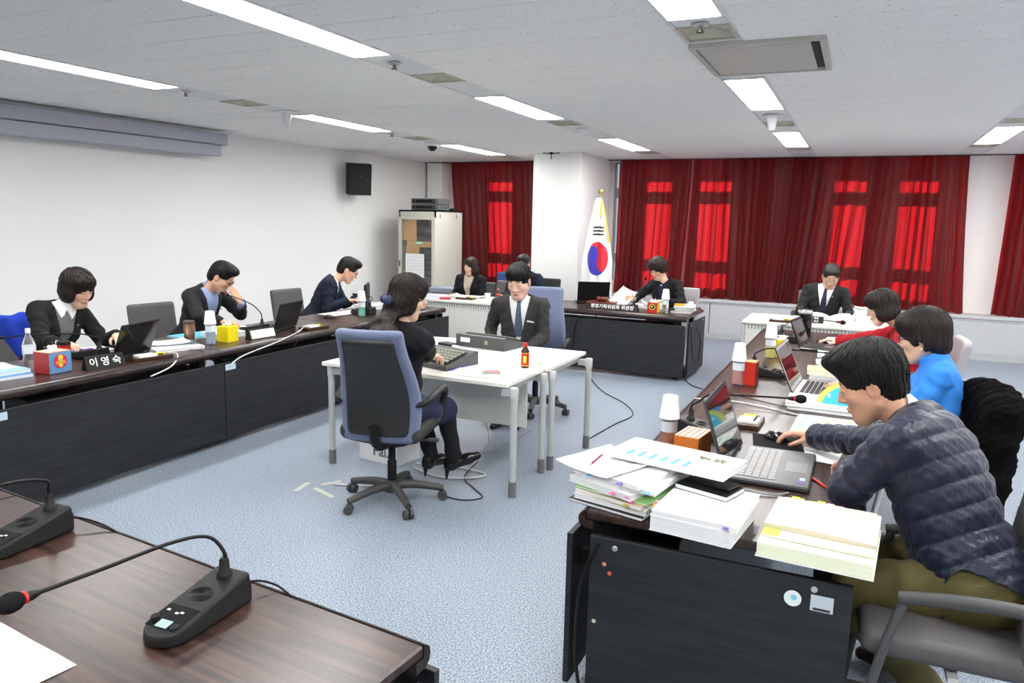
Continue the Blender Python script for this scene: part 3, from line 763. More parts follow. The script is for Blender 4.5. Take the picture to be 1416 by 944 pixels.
# towel, cushion, coat
def drape(name, label, cat, x, y, rz, w, d, zt, front, back, m, seed=0, thick=.012, rumple=.008, y0=-.28):
    """cloth over a chair back: local, chair faces +y"""
    n, k = 44, 60
    u = np.linspace(-1, 1, n)[None, :]; s_ = np.linspace(0, 1, k)[:, None]
    tot = front+back+d; q = s_*tot
    rnd = np.random.RandomState(seed)
    z = np.where(q < back, zt-(back-q), np.where(q < back+d, zt+.03*np.sin(np.clip((q-back)/d, 0, 1)*np.pi), zt-(q-back-d)))
    yy = np.where(q < back, -d/2-.03*(back-q), np.where(q < back+d, -d/2+(q-back), d/2+.02))
    r_ = sum(rumple*np.sin(u*rnd.uniform(3, 9)+q*rnd.uniform(2, 14)+rnd.uniform(0, 6)) for _ in range(5))
    X = u*w*(1+.06*np.sin(q*4))+0*q; Y = y0+yy+r_*np.sign(yy); Z = z+r_*.6+.02*np.sin(u*5)*(abs(yy) > d*.45)
    co = np.stack([X+0*Y, Y+0*X, Z+0*X], -1)
    co2 = co.copy(); nx = np.gradient(co, axis=0); ny = np.gradient(co, axis=1); nn = np.cross(ny, nx); nn /= np.linalg.norm(nn, axis=-1, keepdims=True)+1e-9
    co2 = co-nn*thick
    V = np.concatenate([co.reshape(-1, 3), co2.reshape(-1, 3)]); idx = np.arange(n*k).reshape(k, n)
    a = np.stack([idx[:-1, :-1], idx[:-1, 1:], idx[1:, 1:], idx[1:, :-1]], -1).reshape(-1, 4)
    b = a[:, ::-1]+n*k
    e = []
    ring = list(idx[0, :])+list(idx[1:, -1])+list(idx[-1, ::-1][1:])+list(idx[::-1, 0][1:-1])
    for i in range(len(ring)): p, q2 = ring[i], ring[(i+1) % len(ring)]; e.append((q2, p, p+n*k, q2+n*k))
    me = bpy.data.meshes.new(name); me.from_pydata(V.tolist(), [], a.tolist()+b.tolist()+[tuple(int(z_) for z_ in t_) for t_ in e]); me.polygons.foreach_set('use_smooth', [True]*len(me.polygons)); me.update()
    o = link(name, me, m, None, (x, y, 0), (0, 0, rz)); return tag(o, label, cat)
drape('towel', 'royal blue towel draped over the far left grey chair', 'towel', -5.80, 3.64, R(-100), .19, .10, .875, .38, .38, mat('towel_blue', (.012, .045, .42), .95, bump=(400, .6, .003)), 3)
def cfn(X, Y, Z):
    b = rbox_fn((0, -.285, .60), (.285, .095, .36), .08, lambda x, y, z: (x*(1-.25*np.clip(z, 0, 1)), y-.35*x*x+.10*z, z))(X, Y, Z)
    return b-.012*np.sin(X*38+Z*9)*np.sin(Z*31+X*7)-.006*np.sin(X*110+Z*30)*np.sin(Z*95+Y*60)-.004*np.sin(X*210)*np.sin(Z*190+X*90)
coat = sdf_obj('fur_coat', cfn, (-.36, -.50, .18), (.36, -.10, 1.06), .009, mat('black_fur', (.004, .004, .004), .95, spec=.1, bump=(220, 1.0, .02)))
coat.location = (.37, 4.30, 0); coat.rotation_euler = (0, 0, R(95)); tag(coat, 'black fluffy fur coat hanging over the chair behind the blue jacket', 'coat')
cu_ = sdf_obj('cushion', rbox_fn((0, 0, .10), (.20, .05, .12), .045), (-.3, -.12, -.1), (.3, .12, .3), .012, flat('cushion_navy', (.02, .05, .16), .8)); cu_.location = (-4.66, 10.05, .76); cu_.rotation_euler = (R(-15), 0, R(8)); tag(cu_, 'navy blue cushion propped behind the white desk near the curtain', 'cushion')
t = box('storage_box', (-5.60, 9.85, .36), (.42, .35, .72), flat('storage_grey', (.25, .30, .36), .6), b=.01); tag(t, 'grey-blue storage box on the floor beside the rack', 'box')
# ------------------------------------------------------------ people
M_skin = mat('skin', (.7, .45, .33), .5, spec=.35, attr=True)
bsk = M_skin.node_tree.nodes['Principled BSDF']; bsk.inputs['Subsurface Weight'].default_value = .08; bsk.inputs['Subsurface Radius'].default_value = (.012, .005, .003)
def cloth(name, c, rough=.85, b=(350, .35, .0012), sheen=.02): return mat('cloth_'+name, c, rough, spec=.25, sheen=sheen, bump=b)
def hairmat(name, c): return mat('hair_'+name, c, .46, spec=.32, bump=(1, .5, .004, (420, 420, 40)))
H_black = hairmat('black', (.0045, .0038, .0038)); H_brown = hairmat('brown', (.020, .010, .008)); H_dbrown = hairmat('dark_brown', (.015, .0085, .0075)); H_grey = hairmat('greying', (.022, .021, .021))
M_shoe = mat('shoe_leather', (.012, .011, .011), .18)
def unit(v): v = np.array(v, float); return v/np.linalg.norm(v)
HAIR = {
 'man': [('e', (0, -.012, .052), (.085, .104, .090)), ('e', (0, .050, .098), (.066, .052, .034)), ('e', (0, -.05, .0), (.076, .066, .085)),
         ('s', (0, .130, -.045), (.080, .095, .098)), ('s', (0, .138, .012), (.076, .080, .076)), ('s', (.088, .018, -.040), (.036, .048, .058)), ('s', (-.088, .018, -.040), (.036, .048, .058)), ('s', (0, -.05, -.125), (.14, .12, .062))],
 'fringe': [('e', (0, -.010, .050), (.085, .103, .090)), ('e', (0, .054, .086), (.070, .046, .040)), ('e', (0, -.05, .0), (.080, .070, .085)),
         ('s', (0, .138, -.050), (.072, .080, .118)), ('s', (.090, .020, -.045), (.036, .042, .052)), ('s', (-.090, .020, -.045), (.036, .042, .052)), ('s', (0, -.05, -.125), (.14, .12, .062))],
 'bob': [('e', (0, -.014, .045), (.098, .112, .100)), ('e', (.072, .0, -.035), (.034, .060, .068)), ('e', (-.072, .0, -.035), (.034, .060, .068)), ('e', (0, -.055, -.03), (.090, .066, .080)), ('e', (0, .058, .080), (.074, .046, .044)),
         ('s', (0, .142, -.060), (.062, .096, .105)), ('s', (0, .03, -.150), (.2, .2, .055))],
 'bobfringe': [('e', (0, -.014, .045), (.100, .114, .102)), ('e', (.074, .0, -.030), (.034, .064, .066)), ('e', (-.074, .0, -.030), (.034, .064, .066)), ('e', (0, -.055, -.02), (.090, .066, .078)), ('e', (.01, .066, .076), (.076, .042, .046)),
         ('s', (0, .145, -.070), (.063, .090, .120)), ('s', (0, .03, -.145), (.2, .2, .058))],
 'shoulder': [('e', (0, -.014, .045), (.094, .110, .098)), ('e', (.076, .0, -.055), (.034, .058, .085)), ('e', (-.076, .0, -.055), (.034, .058, .085)), ('e', (0, -.06, -.05), (.090, .062, .100)), ('e', (0, .045, .082), (.070, .046, .040)),
         ('s', (0, .142, -.050), (.060, .096, .115)), ('s', (0, .03, -.19), (.2, .2, .065))],
 'short_w': [('e', (0, -.018, .050), (.100, .118, .104)), ('e', (.072, -.015, -.010), (.032, .052, .052)), ('e', (-.072, -.015, -.010), (.032, .052, .052)), ('e', (0, -.070, -.025), (.084, .058, .080)), ('e', (0, .058, .078), (.078, .050, .048)),
         ('s', (0, .140, -.055), (.066, .092, .094)), ('s', (.096, .012, -.045), (.030, .030, .040)), ('s', (-.096, .012, -.045), (.030, .030, .040)), ('s', (0, .0, -.155), (.14, .14, .070))],
 'curly': [('e', (0, -.010, .055), (.108, .118, .100)), ('e', (0, .045, .088), (.080, .056, .046)), ('e', (0, -.065, -.01), (.088, .060, .075)), ('e', (.075, -.01, .0), (.032, .050, .045)), ('e', (-.075, -.01, .0), (.032, .050, .045)),
         ('s', (0, .140, -.050), (.066, .092, .092)), ('s', (0, .145, .0), (.062, .07, .062)), ('s', (0, .0, -.155), (.14, .14, .080))],
 'long': [('e', (0, -.014, .045), (.092, .108, .096)), ('e', (.066, -.02, -.03), (.034, .062, .07)), ('e', (-.070, -.01, -.03), (.030, .062, .07)), ('e', (0, -.065, -.06), (.085, .055, .12)), ('e', (.0, -.085, -.17), (.105, .055, .085)), ('e', (.055, -.075, -.215), (.060, .050, .055)), ('e', (-.06, -.08, -.22), (.062, .05, .06)), ('e', (0, .050, .082), (.066, .044, .038)),
         ('s', (0, .142, -.050), (.060, .096, .115))],
}
def person(P):
    o0 = np.array([P['hip'][0], P['hip'][1], 0.]); rz = P['rz']; c_, s_ = math.cos(-rz), math.sin(-rz)
    RL = np.array([[c_, -s_, 0], [s_, c_, 0], [0, 0, 1.]])
    L = lambda p: RL @ (np.array(p, float)-o0)
    D = lambda d: RL @ np.array(d, float)
    sc = P.get('s', 1.0); hs = P.get('hs', 1.0)
    hip = L(P['hip']); neck = L(P['neck']); head = L(P['head'])
    w_ = unit(neck-hip); u_ = np.array([1., 0, 0]); u_ = unit(u_-w_*(u_@w_))
    if 'roll' in P:  # rotate shoulders about the spine
        a = P['roll']; v0 = np.cross(w_, u_); u_ = u_*math.cos(a)+v0*math.sin(a)
    v_ = np.cross(w_, u_); RT = np.stack([u_, v_, w_], 1); T = float(np.linalg.norm(neck-hip))
    tp = lambda a, b, c: hip+RT @ np.array([a, b, c])
    fh = unit(D(P['hdir'])); rh = unit(np.cross(fh, [0, 0, 1])); uh = np.cross(rh, fh)
    ro = P.get('hroll', 0); rh, uh = rh*math.cos(ro)+uh*math.sin(ro), uh*math.cos(ro)-rh*math.sin(ro)
    RH = np.stack([rh, fh, uh], 1)
    hp = lambda a, b, c: head+RH @ np.array([a, b, c])*hs
    bw = P.get('bw', 1.0)*sc; sw = P.get('sw', .165)*sc
    near = P.get('fine', .004); cs = P.get('cstep', .008)
    # arms
    arms = []
    for sd, key in ((1, 'R'), (-1, 'L')):
        sh = tp(sd*sw, P.get('sf'+key, .0), .90*T)
        wr = L(P['wr'+key]); la, lf = .285*sc, .245*sc
        dv = wr-sh; d = float(np.linalg.norm(dv)); tot = (la+lf)*.995
        if d > tot: k_ = d/tot; la *= k_; lf *= k_; d = (la+lf)*.998
        n_ = dv/np.linalg.norm(dv); x = (la*la-lf*lf+d*d)/(2*d); hgt = math.sqrt(max(la*la-x*x, 0))
        pole = D(P.get('pole'+key)) if P.get('pole'+key) is not None else np.array([sd*.28, -.2, -1.])
        pp = pole-n_*(pole@n_); el = sh+n_*x+unit(pp)*hgt
        arms.append((sd, key, sh, el, wr))
    def torso(f, off=0., k=.03):
        f.ell(tp(0, -.01, .04), np.array((.165, .125, .11))*bw, RT, off=off)
        f.ell(tp(0, .008, .36*T), np.array((.145, .112, .17))*bw, RT, k=.06, off=off)
        f.ell(tp(0, .0, .70*T), np.array((.158, .112, .17))*bw, RT, k=.06, off=off)
        for sd in (1, -1):
            f.cone(tp(sd*.04, -.012, .86*T), tp(sd*(sw-.01), P.get('sf'+('R' if sd > 0 else 'L'), 0)*.8, .885*T), .062*sc, .054*sc, k=.05, off=off)
            f.cone(tp(0, -.012, T-.01), tp(sd*sw*.72, -.005, .93*T), .046*sc, .040*sc, k=.04, off=off)
            if P.get('bust'): f.ell(tp(sd*.065, .085, .66*T), (.055, .05, .055), RT, k=.04, off=off)
    def arm(f, off=0., k=.025, wristcut=0., rip=None, foff=None):
        for sd, key, sh, el, wr in arms:
            e2 = wr+(el-wr)*wristcut
            fo = off if foff is None else foff
            f.cone(sh, el, .052*sc, .042*sc, k=k, off=off, rip=rip and (rip[0], rip[1]))
            f.cone(el, e2, .041*sc, .029*sc+(off*.25), k=.015, off=fo, rip=rip and (rip[0], rip[1], 1.2))
    # ---------------- body
    allp = [hip-[0, 0, .12], neck, head+[0, 0, .18*hs], head-[0, 0, .1], head+fh*.15*hs, head-fh*.16*hs]+[q for a in arms for q in (a[2], a[3], a[4])]
    hands = []
    for sd, key, sh, el, wr in arms:
        fd = unit(D(P['fd'+key])) if 'fd'+key in P else unit((wr-el)*[1, 1, .3])
        allp.append(wr+fd*.2)
        hands.append((sd, key, wr, fd))
    allp = np.array(allp); lo, hi = allp.min(0)-.11, allp.max(0)+.11
    fine = [(head-.135*hs, head+.135*hs)]
    if near <= .0045: fine += [(wr+fd*.08-.12, wr+fd*.08+.12) for sd, key, wr, fd in hands]
    b = Field(lo, hi, .009, fine, near)
    torso(b, -.014)
    arm(b, -.003, k=.02)
    e = lambda c, r, k=0., sub=False: b.ell(hp(*c), np.array(r)*hs, RH, k=k*hs, sub=sub)
    n = lambda a, c, ra, rb, k=0., sub=False: b.cone(hp(*a), hp(*c), ra*hs, rb*hs, k=k*hs, sub=sub)
    fat = P.get('fat', 1.0)
    b.cone(neck+(0, 0, -.02), hp(0, -.022, -.045), .054*sc*fat, .052*hs*fat, k=.03)
    e((0, -.012, .045), (.076, .096, .082), .02)
    e((0, .018, -.028), (.064*fat, .068, .084), .02)
    n((-.018, .052, -.096), (.018, .052, -.096), .021*fat, .021*fat, .03)
    for sd in (-1, 1):
        n((sd*.052*fat, -.008, -.05), (sd*.018, .050, -.098), .020*fat, .018, .03)
        e((sd*.036, .052, -.020), (.026, .026, .026), .02)
    n((-.034, .070, .030), (.034, .070, .030), .013, .013, .02)
    for sd in (-1, 1): e((sd*.031, .097, .010), (.017, .016, .010), .012, True)
    n((0, .082, .014), (0, .100, -.026), .007, .0115, .012)
    for sd in (-1, 1): e((sd*.011, .088, -.032), (.009, .010, .007), .006)
    for sd in (-1, 1): e((sd*.031, .078, .009), (.0145, .0125, .0105), .004)
    e((0, .080, -.060), (.025, .0125, .0065), .006); e((0, .078, -.070), (.020, .0125, .007), .006)
    for sd in (-1, 1):
        e((sd*.077, -.012, -.006), (.0085, .020, .032), .006); e((sd*.086, -.006, -.002), (.005, .010, .017), .004, True)
    for sd, key, wr, fd in hands:
        pn = unit(D(P['pn'+key])) if 'pn'+key in P else np.array([0, 0, -1.]); pn = unit(pn-fd*(pn@fd))
        td = np.cross(fd, pn)*sd; curl = P.get('curl'+key, 22); z = P.get('hand', 1.0)*sc
        for i, (q, ln) in enumerate(((.029, .95), (.0095, 1.05), (-.0100, .98), (-.0285, .80))):
            kn = wr+fd*(.088-.006*abs(i-1))*z+td*q*z-pn*.004
            b.cone(wr+td*q*.55*z, kn, .0165*z, .0120*z, k=.010)
            pt = kn; a = 0.; spread = td*q*P.get('spread', 2.2)
            base = unit(fd+spread)
            for j, (sl, fac) in enumerate(((.043, .8), (.027, 1.1), (.021, .7))):
                a += R(curl)*fac
                dr = unit(base*math.cos(a)+pn*math.sin(a)); nx = pt+dr*sl*ln*z
                b.cone(pt, nx, (.0098-.0010*j)*z, (.0090-.0012*j)*z, k=.0015 if j == 0 else .003); pt = nx
        t0 = wr+td*.022*z+fd*.022*z+pn*.006; t1 = t0+unit(td*.75+fd*.65+pn*.35)*.042*z; t2 = t1+unit(td*.25+fd*.9+pn*.45)*.030*z; t3 = t2+unit(fd+pn*.5)*.022*z
        b.cone(wr, t0, .018*z, .015*z, k=.01); b.cone(t0, t1, .0145*z, .0115*z, k=.006); b.cone(t1, t2, .0112*z, .0098*z, k=.002); b.cone(t2, t3, .0098*z, .0082*z, k=.002)
    for leg in P.get('barelegs', []):
        pa, pb, r1, r2 = leg; b.cone(L(pa), L(pb), r1, r2)
    me = b.mesh('person')
    q = ((b.co-head) @ RH)/hs
    sk = np.array(P.get('skin', (.70, .44, .32)))
    col = np.tile(sk, (len(q), 1))
    def paint(c, r, cc, soft=.35, pw=1.):
        d = np.sqrt((((q-np.array(c))/np.array(r))**2).sum(1)); t = np.clip((1-d)/soft+.0, 0, 1)[:, None]*pw
        col[:] = col*(1-t)+np.array(cc)*t
    for sd in (-1, 1):
        paint((sd*.045, .055, -.030), (.032, .05, .028), sk*[1.0, .80, .78], 1., .55)
        paint((sd*.087, -.008, -.005), (.02, .028, .038), sk*[1.0, .78, .74], 1., .6)
        for xx, zz in ((.020, .0315), (.030, .0345), (.041, .0325)): paint((sd*xx, .085, zz), (.0085, .03, .0048), (.03, .02, .018), .5, .85)
        if P.get('eyes', 'down') == 'open':
            paint((sd*.031, .092, .009), (.0135, .02, .0060), (.75, .72, .68), .4)
            paint((sd*.031+P.get('gaze', 0), .092, .009), (.0062, .02, .0062), (.012, .008, .007), .3)
            paint((sd*.031, .092, .0145), (.0150, .02, .0026), (.02, .012, .01), .4)
        else:
            paint((sd*.031, .090, .0035), (.0155, .02, .0036), (.025, .015, .013), .5)
    lipc = P.get('lips', (.48, .17, .15))
    paint((0, .09, -.064), (.024, .02, .0105), lipc, .4, .9)
    paint((0, .095, -.0650), (.023, .02, .0018), (.12, .03, .03), .5)
    for sd in (-1, 1): paint((sd*.009, .094, -.038), (.005, .010, .003), (.10, .04, .03), .5)
    if P.get('beard'): paint((0, .06, -.085), (.06, .06, .045), sk*.72, 1., .5)
    set_col(me, col)
    body = link('person', me, M_skin, None, (o0[0], o0[1], 0), (0, 0, rz))
    tag(body, P['label'], 'person')
    # ---------------- hair
    st = HAIR[P['hair']]
    hp_ = np.array([hp(*c) for op, c, r in st if op == 'e']); lo, hi = hp_.min(0)-.14*hs, hp_.max(0)+.14*hs
    f = Field(lo, hi, P.get('hstep', .004))
    for op, c, r in st:
        if op == 'e': f.ell(hp(*c), np.array(r)*hs, RH, k=.022*hs)
    for op, c, r in st:
        if op == 's': f.ell(hp(*c), np.array(r)*hs, RH, k=.012*hs, sub=True)
    for c, r in P.get('hairx', []): f.ell(hp(*c), np.array(r)*hs, RH, k=.02*hs)
    X, Y, Z = f.grid((slice(None),)*3)
    x = (X-head[0]); y = (Y-head[1]); z = (Z-head[2])
    a_ = (x*RH[0, 0]+y*RH[1, 0]+z*RH[2, 0])/hs; b_ = (x*RH[0, 1]+y*RH[1, 1]+z*RH[2, 1])/hs; c2 = (x*RH[0, 2]+y*RH[1, 2]+z*RH[2, 2])/hs
    if P['hair'] == 'curly':
        f.F += (.0080*np.sin(a_*95+2*np.sin(c2*60))*np.sin(b_*88+1.5*np.sin(a_*70))*np.sin(c2*92+1)).astype(F4)
    else:
        an = np.arctan2(a_, b_+.02); wv = P.get('wave', 0)
        f.F += (.0011*np.sin(an*19+9*c2+2*np.sin(an*5))+.0010*np.sin(an*41+c2*26+1.5*np.sin(b_*30))+.0012*np.sin(a_*37+c2*23)*np.sin(b_*41)+wv*np.sin(c2*70+3*an)*np.clip(-c2*8, 0, 1)+.0010*np.sin(an*83-c2*40)).astype(F4)
    ho = link('hair', f.mesh('hair'), P.get('hairm', H_black), body)
    if P.get('strands'):
        rs = np.random.RandomState(5); g = MB(); A0, A1, A2 = f.ax; F_ = f.F
        def inside(p):
            i = [int((p[q]-f.ax[q][0])/(f.ax[q][1]-f.ax[q][0])+.5) for q in range(3)]
            return all(0 <= i[q] < F_.shape[q] for q in range(3)) and F_[i[0], i[1], i[2]] < 0
        whorl = unit(P.get('whorl', (.15, -.45, .9))); e1 = unit(np.cross(whorl, (1, 0, 0))); e2 = np.cross(whorl, e1)
        for s_i in range(P['strands']):
            az = rs.uniform(0, 2*math.pi); po = rs.uniform(.05, .5); tw = rs.uniform(-.25, .25)+P.get('swirl', .3); end = po+rs.uniform(.7, 1.9); pts = []; lift = rs.uniform(-.0006, .0022)
            while po < end:
                a_i = az+tw*po*.5+.05*math.sin(po*7+az*3)
                d_ = RH @ (whorl*math.cos(po)+(e1*math.cos(a_i)+e2*math.sin(a_i))*math.sin(po))
                o_ = head+RH @ np.array([0, -.01, .035])*hs; r_ = .165*hs
                while r_ > .06*hs and not inside(o_+d_*r_): r_ -= .003
                if r_ <= .062*hs: break
                pts.append(o_+d_*(r_+lift)); po += .16
            if len(pts) >= 4:
                k_ = len(pts); g.tube(pts, [.0030*hs*(math.sin(math.pi*(q+.6)/(k_+.2))**.5) for q in range(k_)], 5, cap=True, smooth=1)
        so_ = g.build('hair_strands', P.get('hairm', H_black), ho, 180); tag(so_, kind='stuff')
    # ---------------- clothing
    mcol = P['mat']; off = P.get('off', .014)
    def newf(extra=.13, step=None): return Field(allp.min(0)-extra, np.array([allp[:, 0].max(), allp[:, 1].max(), max(neck[2]+.02, *[a[4][2] for a in arms], head[2]-.02)])+extra, step or cs)
    def tcoord(f):
        X, Y, Z = f.grid((slice(None),)*3); x, y, z = X-F4(hip[0]), Y-F4(hip[1]), Z-F4(hip[2])
        return [(x*F4(RT[0, i])+y*F4(RT[1, i])+z*F4(RT[2, i])) for i in range(3)]
    f = newf(); puff = P.get('puff', 0)
    torso(f, off)
    if puff:
        U, V, W = tcoord(f)
        m_ = (f.F < .05)
        f.F = np.where(m_, f.F-F4(puff)*(np.abs(np.sin((W+.12*V)*F4(math.pi/.080)))**.38-F4(.70)), f.F).astype(F4)
    arm(f, off, wristcut=P.get('cut', .10), rip=(P.get('ripn', 5), puff) if puff else None)
    if P.get('hem'):          # lengthen over the hips
        f.ell(tp(0, -.03, -.05), np.array((.178, .150, .12))*bw, RT, k=.03, off=off)
    U, V, W = tcoord(f)
    if not puff:
        f.F += (.0035*np.sin(U*31+W*23+1)*np.sin(W*37-V*22)+.0022*np.sin(W*71+U*33)*np.sin(V*50+U*17)).astype(F4)
        f.F += (.0030*np.sin((X_ := (U+V)*60)+np.sin(W*25)*3)*(np.abs(U) > sw*.9)).astype(F4)
    else:
        f.F += (.0022*np.sin(U*60+W*90)*np.sin(V*65+W*40)+.0014*np.sin(U*150+W*60)*np.sin(V*130-W*90)).astype(F4)
    nb = None
    if P.get('vee'):
        w0, hw = P['vee']      # bottom of the V as fraction of T, half width at the neck
        dV = np.maximum(np.abs(U)-np.clip((W-w0*T)/((1.0-w0)*T), 0, 1.4)*hw*sc, -(V-.005))
        dV = np.maximum(dV, w0*T-W)
        raw = f.F.copy()
        f.F = np.maximum(f.F, -dV).astype(F4)
        if P.get('lapel', True):
            band = np.maximum(np.abs(dV-.021)-.020, -(V-.02)); band = np.maximum(band, W-.93*T); band = np.maximum(band, w0*T+.02-W)
            f.F = np.minimum(f.F, np.maximum(np.maximum(raw-.007, band), -dV)).astype(F4)
    if P.get('collar'):       # stand-up collar
        f.cone(tp(0, -.010, T-.03), neck+(hp(0, -.03, -.06)-neck)*.55, .082*sc, .078*sc, k=.012)
        f.cone(neck+(hp(0, -.03, -.06)-neck)*.30+fh*.0, neck+(hp(0, -.03, -.06)-neck)*1.4, .066*sc, .075*sc, sub=True)
    else:
        f.cone(neck+(0, 0, .015)+v_*.004, neck+(hp(0, -.02, -.05)-neck)*1.2, .058*sc, .07*sc, sub=True, k=.004)
    if P.get('hood'):
        f.ell(tp(0, -.085, .98*T), (.13, .07, .075), RT, k=.03); f.cone(tp(-.10, -.02, .985*T), tp(-.03, .07, .90*T), .028, .022, k=.02); f.cone(tp(.10, -.02, .985*T), tp(.03, .07, .90*T), .028, .022, k=.02)
    link(P.get('garment', 'jacket'), f.mesh('jacket'), mcol, body)
    if P.get('shirt'):
        f = newf(.10)
        torso(f, .003 if P.get('vee') else .0)
        f.cone(tp(0, -.006, T-.03), neck+(hp(0, -.028, -.055)-neck)*.62, .064*sc*fat, .061*sc*fat, k=.012)
        U, V, W = tcoord(f)
        raw = f.F.copy()
        f.F = np.maximum(f.F, .32*T-W).astype(F4)
        notch = np.maximum(np.abs(U)-np.clip((W-.97*T)*1.1, 0, .1), -V); f.F = np.maximum(f.F, -np.maximum(notch, .97*T-W)).astype(F4)
        arm(f, -.002, wristcut=.03)
        for sd, key, sh, el, wr in arms: f.cone(wr+(el-wr)*.03, wr+(el-wr)*.3, .033*sc, .036*sc)
        so = link('shirt' if not P.get('sweater') else 'sweater', f.mesh('shirt'), P['shirt'], body)
        if P.get('tie'):
            tw = np.where(W > .95*T, .016, np.clip(.017+(.95*T-W)*.10, .017, .036))
            g = np.maximum(np.maximum(raw-.009, np.abs(U)-tw), -(V-.02)); g = np.maximum(g, P.get('tieb', .40)*T-W); g = np.maximum(g, W-(T+.012)); g = np.maximum(g, -(raw+.012))
            f.F = g.astype(F4)
            f.ell(tp(0, .062*sc, T-.015), (.019, .014, .018), RT, k=.008)
            link('tie', f.mesh('tie'), P['tie'], body)
        if P.get('wcollar'):
            f.F = np.minimum(np.maximum(np.maximum(raw-.010, np.abs(U)-.09*sc), np.maximum(.86*T+np.abs(np.abs(U)-.04)*1.6-W, -(V-.0))), .05).astype(F4)
            link('shirt_collar', f.mesh('collar'), P['wcollar'], body)
    # ---------------- legs
    if P.get('legs'):
        f = Field(np.array([-.42, -.45, -.02]), np.array([.42, .85, hip[2]+.22]), P.get('lstep', .011))
        f.ell(hip+[0, -.01, .015], np.array((.186, .160, .130))*bw)
        for kn, an in P['legs']:
            kn, an = L(kn), L(an); sd = 1 if kn[0] > 0 else -1
            f.cone(hip+[sd*.085, .02, -.01], kn, .090*bw, .066*bw, k=.04); f.cone(kn, an, .063*bw, P.get('ankr', .05)*bw, k=.02)
        X, Y, Z = f.grid((slice(None),)*3)
        f.F += (.004*np.sin(X*40+Y*30)*np.sin(Z*44+Y*20)+.003*np.sin(Y*70+Z*30)).astype(F4)
        link(P.get('legname', 'trousers'), f.mesh('trousers'), P['lmat'], body)
        for (kn, an), fdir in zip(P['legs'], P.get('feet', [(0, 1, 0), (0, 1, 0)])):
            a = L(an); d = unit(D(fdir)) if P.get('feetw') else unit(fdir)
            f = Field(a-.30, a+.30, .006)
            z0 = a[2]
            f.cone(a+[0, 0, -.02]-d*.02, a-d*.03+[0, 0, -.055], .036, .036); f.cone(a-d*.02+[0, 0, -.05], a+d*.10+[0, 0, -.058], .034, .036, k=.03); f.cone(a+d*.10+[0, 0, -.058], a+d*.165+[0, 0, -.064], .034, .026, k=.02)
            X, Y, Z = f.grid((slice(None),)*3); f.F = np.maximum(f.F, (a[2]-.09)-Z).astype(F4)
            so = link('shoe', f.mesh('shoe'), P.get('shoem', M_shoe), body)
            if P.get('heel'): MB().tube([a-d*.045+[0, 0, -.07], a-d*.05+[0, 0, -.135]], [.018, .006]).build('heel', M_shoe, so, 60)
    # ---------------- glasses
    if P.get('glasses'):
        g = MB(); gm = flat('glasses_'+P['glasses'], (.02, .02, .025) if P['glasses'] == 'dark' else (.45, .42, .40), .3, metal=.0 if P['glasses'] == 'dark' else .8)
        for sd in (-1, 1):
            ring = [hp(sd*.032+.024*math.cos(t), .100-.010*abs(math.cos(t))*(1 if math.cos(t)*sd > 0 else .3), .006+.017*math.sin(t)*(1 if abs(math.sin(t)) < .9 else .95)) for t in np.linspace(0, 2*math.pi, 17)]
            g.tube(ring, .0016*hs*(1.4 if P['glasses'] == 'dark' else 1), 6, cap=False)
            g.tube([hp(sd*.056, .090, .010), hp(sd*.074, .05, .012), hp(sd*.080, -.005, .012)], .0015*hs, 6)
        g.tube([hp(-.009, .102, .010), hp(.009, .102, .010)], .0016*hs, 6)
        go = g.build('glasses', gm, body, 60)
        gl = MB()
        for sd in (-1, 1):
            gl.add([hp(sd*.032+.023*math.cos(t), .0985-.008*abs(math.cos(t)), .006+.016*math.sin(t)) for t in np.linspace(0, 2*math.pi, 13)[:-1]], [tuple(range(12))])
        gl.build('lens', mg, go)
    body['_hp'] = 0; del body['_hp']
    return body, hp, tp, L

Mw = cloth('white_shirt', (.80, .80, .82), .8, (200, .1, .001))
J_black = cloth('black_jacket', (.010, .010, .012)); J_char = cloth('charcoal_suit', (.038, .037, .038)); J_dk = cloth('dark_suit', (.020, .020, .022)); J_navy = cloth('navy_suit', (.012, .017, .032))
T_black = cloth('black_trousers', (.010, .010, .012)); 

def seated(x, y, rz, reach=.42, kz=.47, foot=.50, gap=.12):
    """knees and ankles in world coordinates for a sitter facing local +y"""
    f = np.array([-math.sin(rz), math.cos(rz), 0]); r = np.array([math.cos(rz), math.sin(rz), 0]); o = np.array([x, y, 0.])
    return [(o+f*reach+r*s_*gap+[0, 0, kz], o+f*foot+r*s_*gap+[0, 0, .09]) for s_ in (1, -1)]

def pin(hp_or_tp, body, p, m, name='lapel_pin', r=.007):
    MB().lathe([(r, -.003), (r, .003), (.001, .005)], 10, M=Matrix.Rotation(R(90), 4, 'X')).build(name, m, body, 40, loc=tuple(p))
gold = flat('gold', (.75, .50, .15), .3, metal=.9)
# --- woman with the bob, far left (faces +x)
rz = R(-97)
B, hp, tp, L_ = person(dict(label='woman with a dark bob, black jacket and grey sweater with white collar, far left', hip=(-5.62, 3.66, .53), neck=(-5.50, 3.75, 1.00), head=(-5.42, 3.83, 1.135), rz=rz, hdir=(.95, .10, -.33), hs=1.13, sw=.175, bust=1,
    hair='bobfringe', strands=240, hairm=H_dbrown, mat=J_black, garment='jacket', shirt=cloth('grey_knit', (.16, .16, .165), .95), sweater=1, wcollar=Mw, vee=(.25, .085), lapel=True, fine=.0045, cstep=.008,
    wrR=(-5.10, 3.42, .80), wrL=(-5.08, 3.88, .80), fdR=(.7, .5, -.1), fdL=(.8, -.4, -.1), legs=seated(-5.62, 3.66, rz), lmat=T_black, lips=(.55, .16, .16)))
pin(tp, B, tp(-.075, .135, .40), gold)
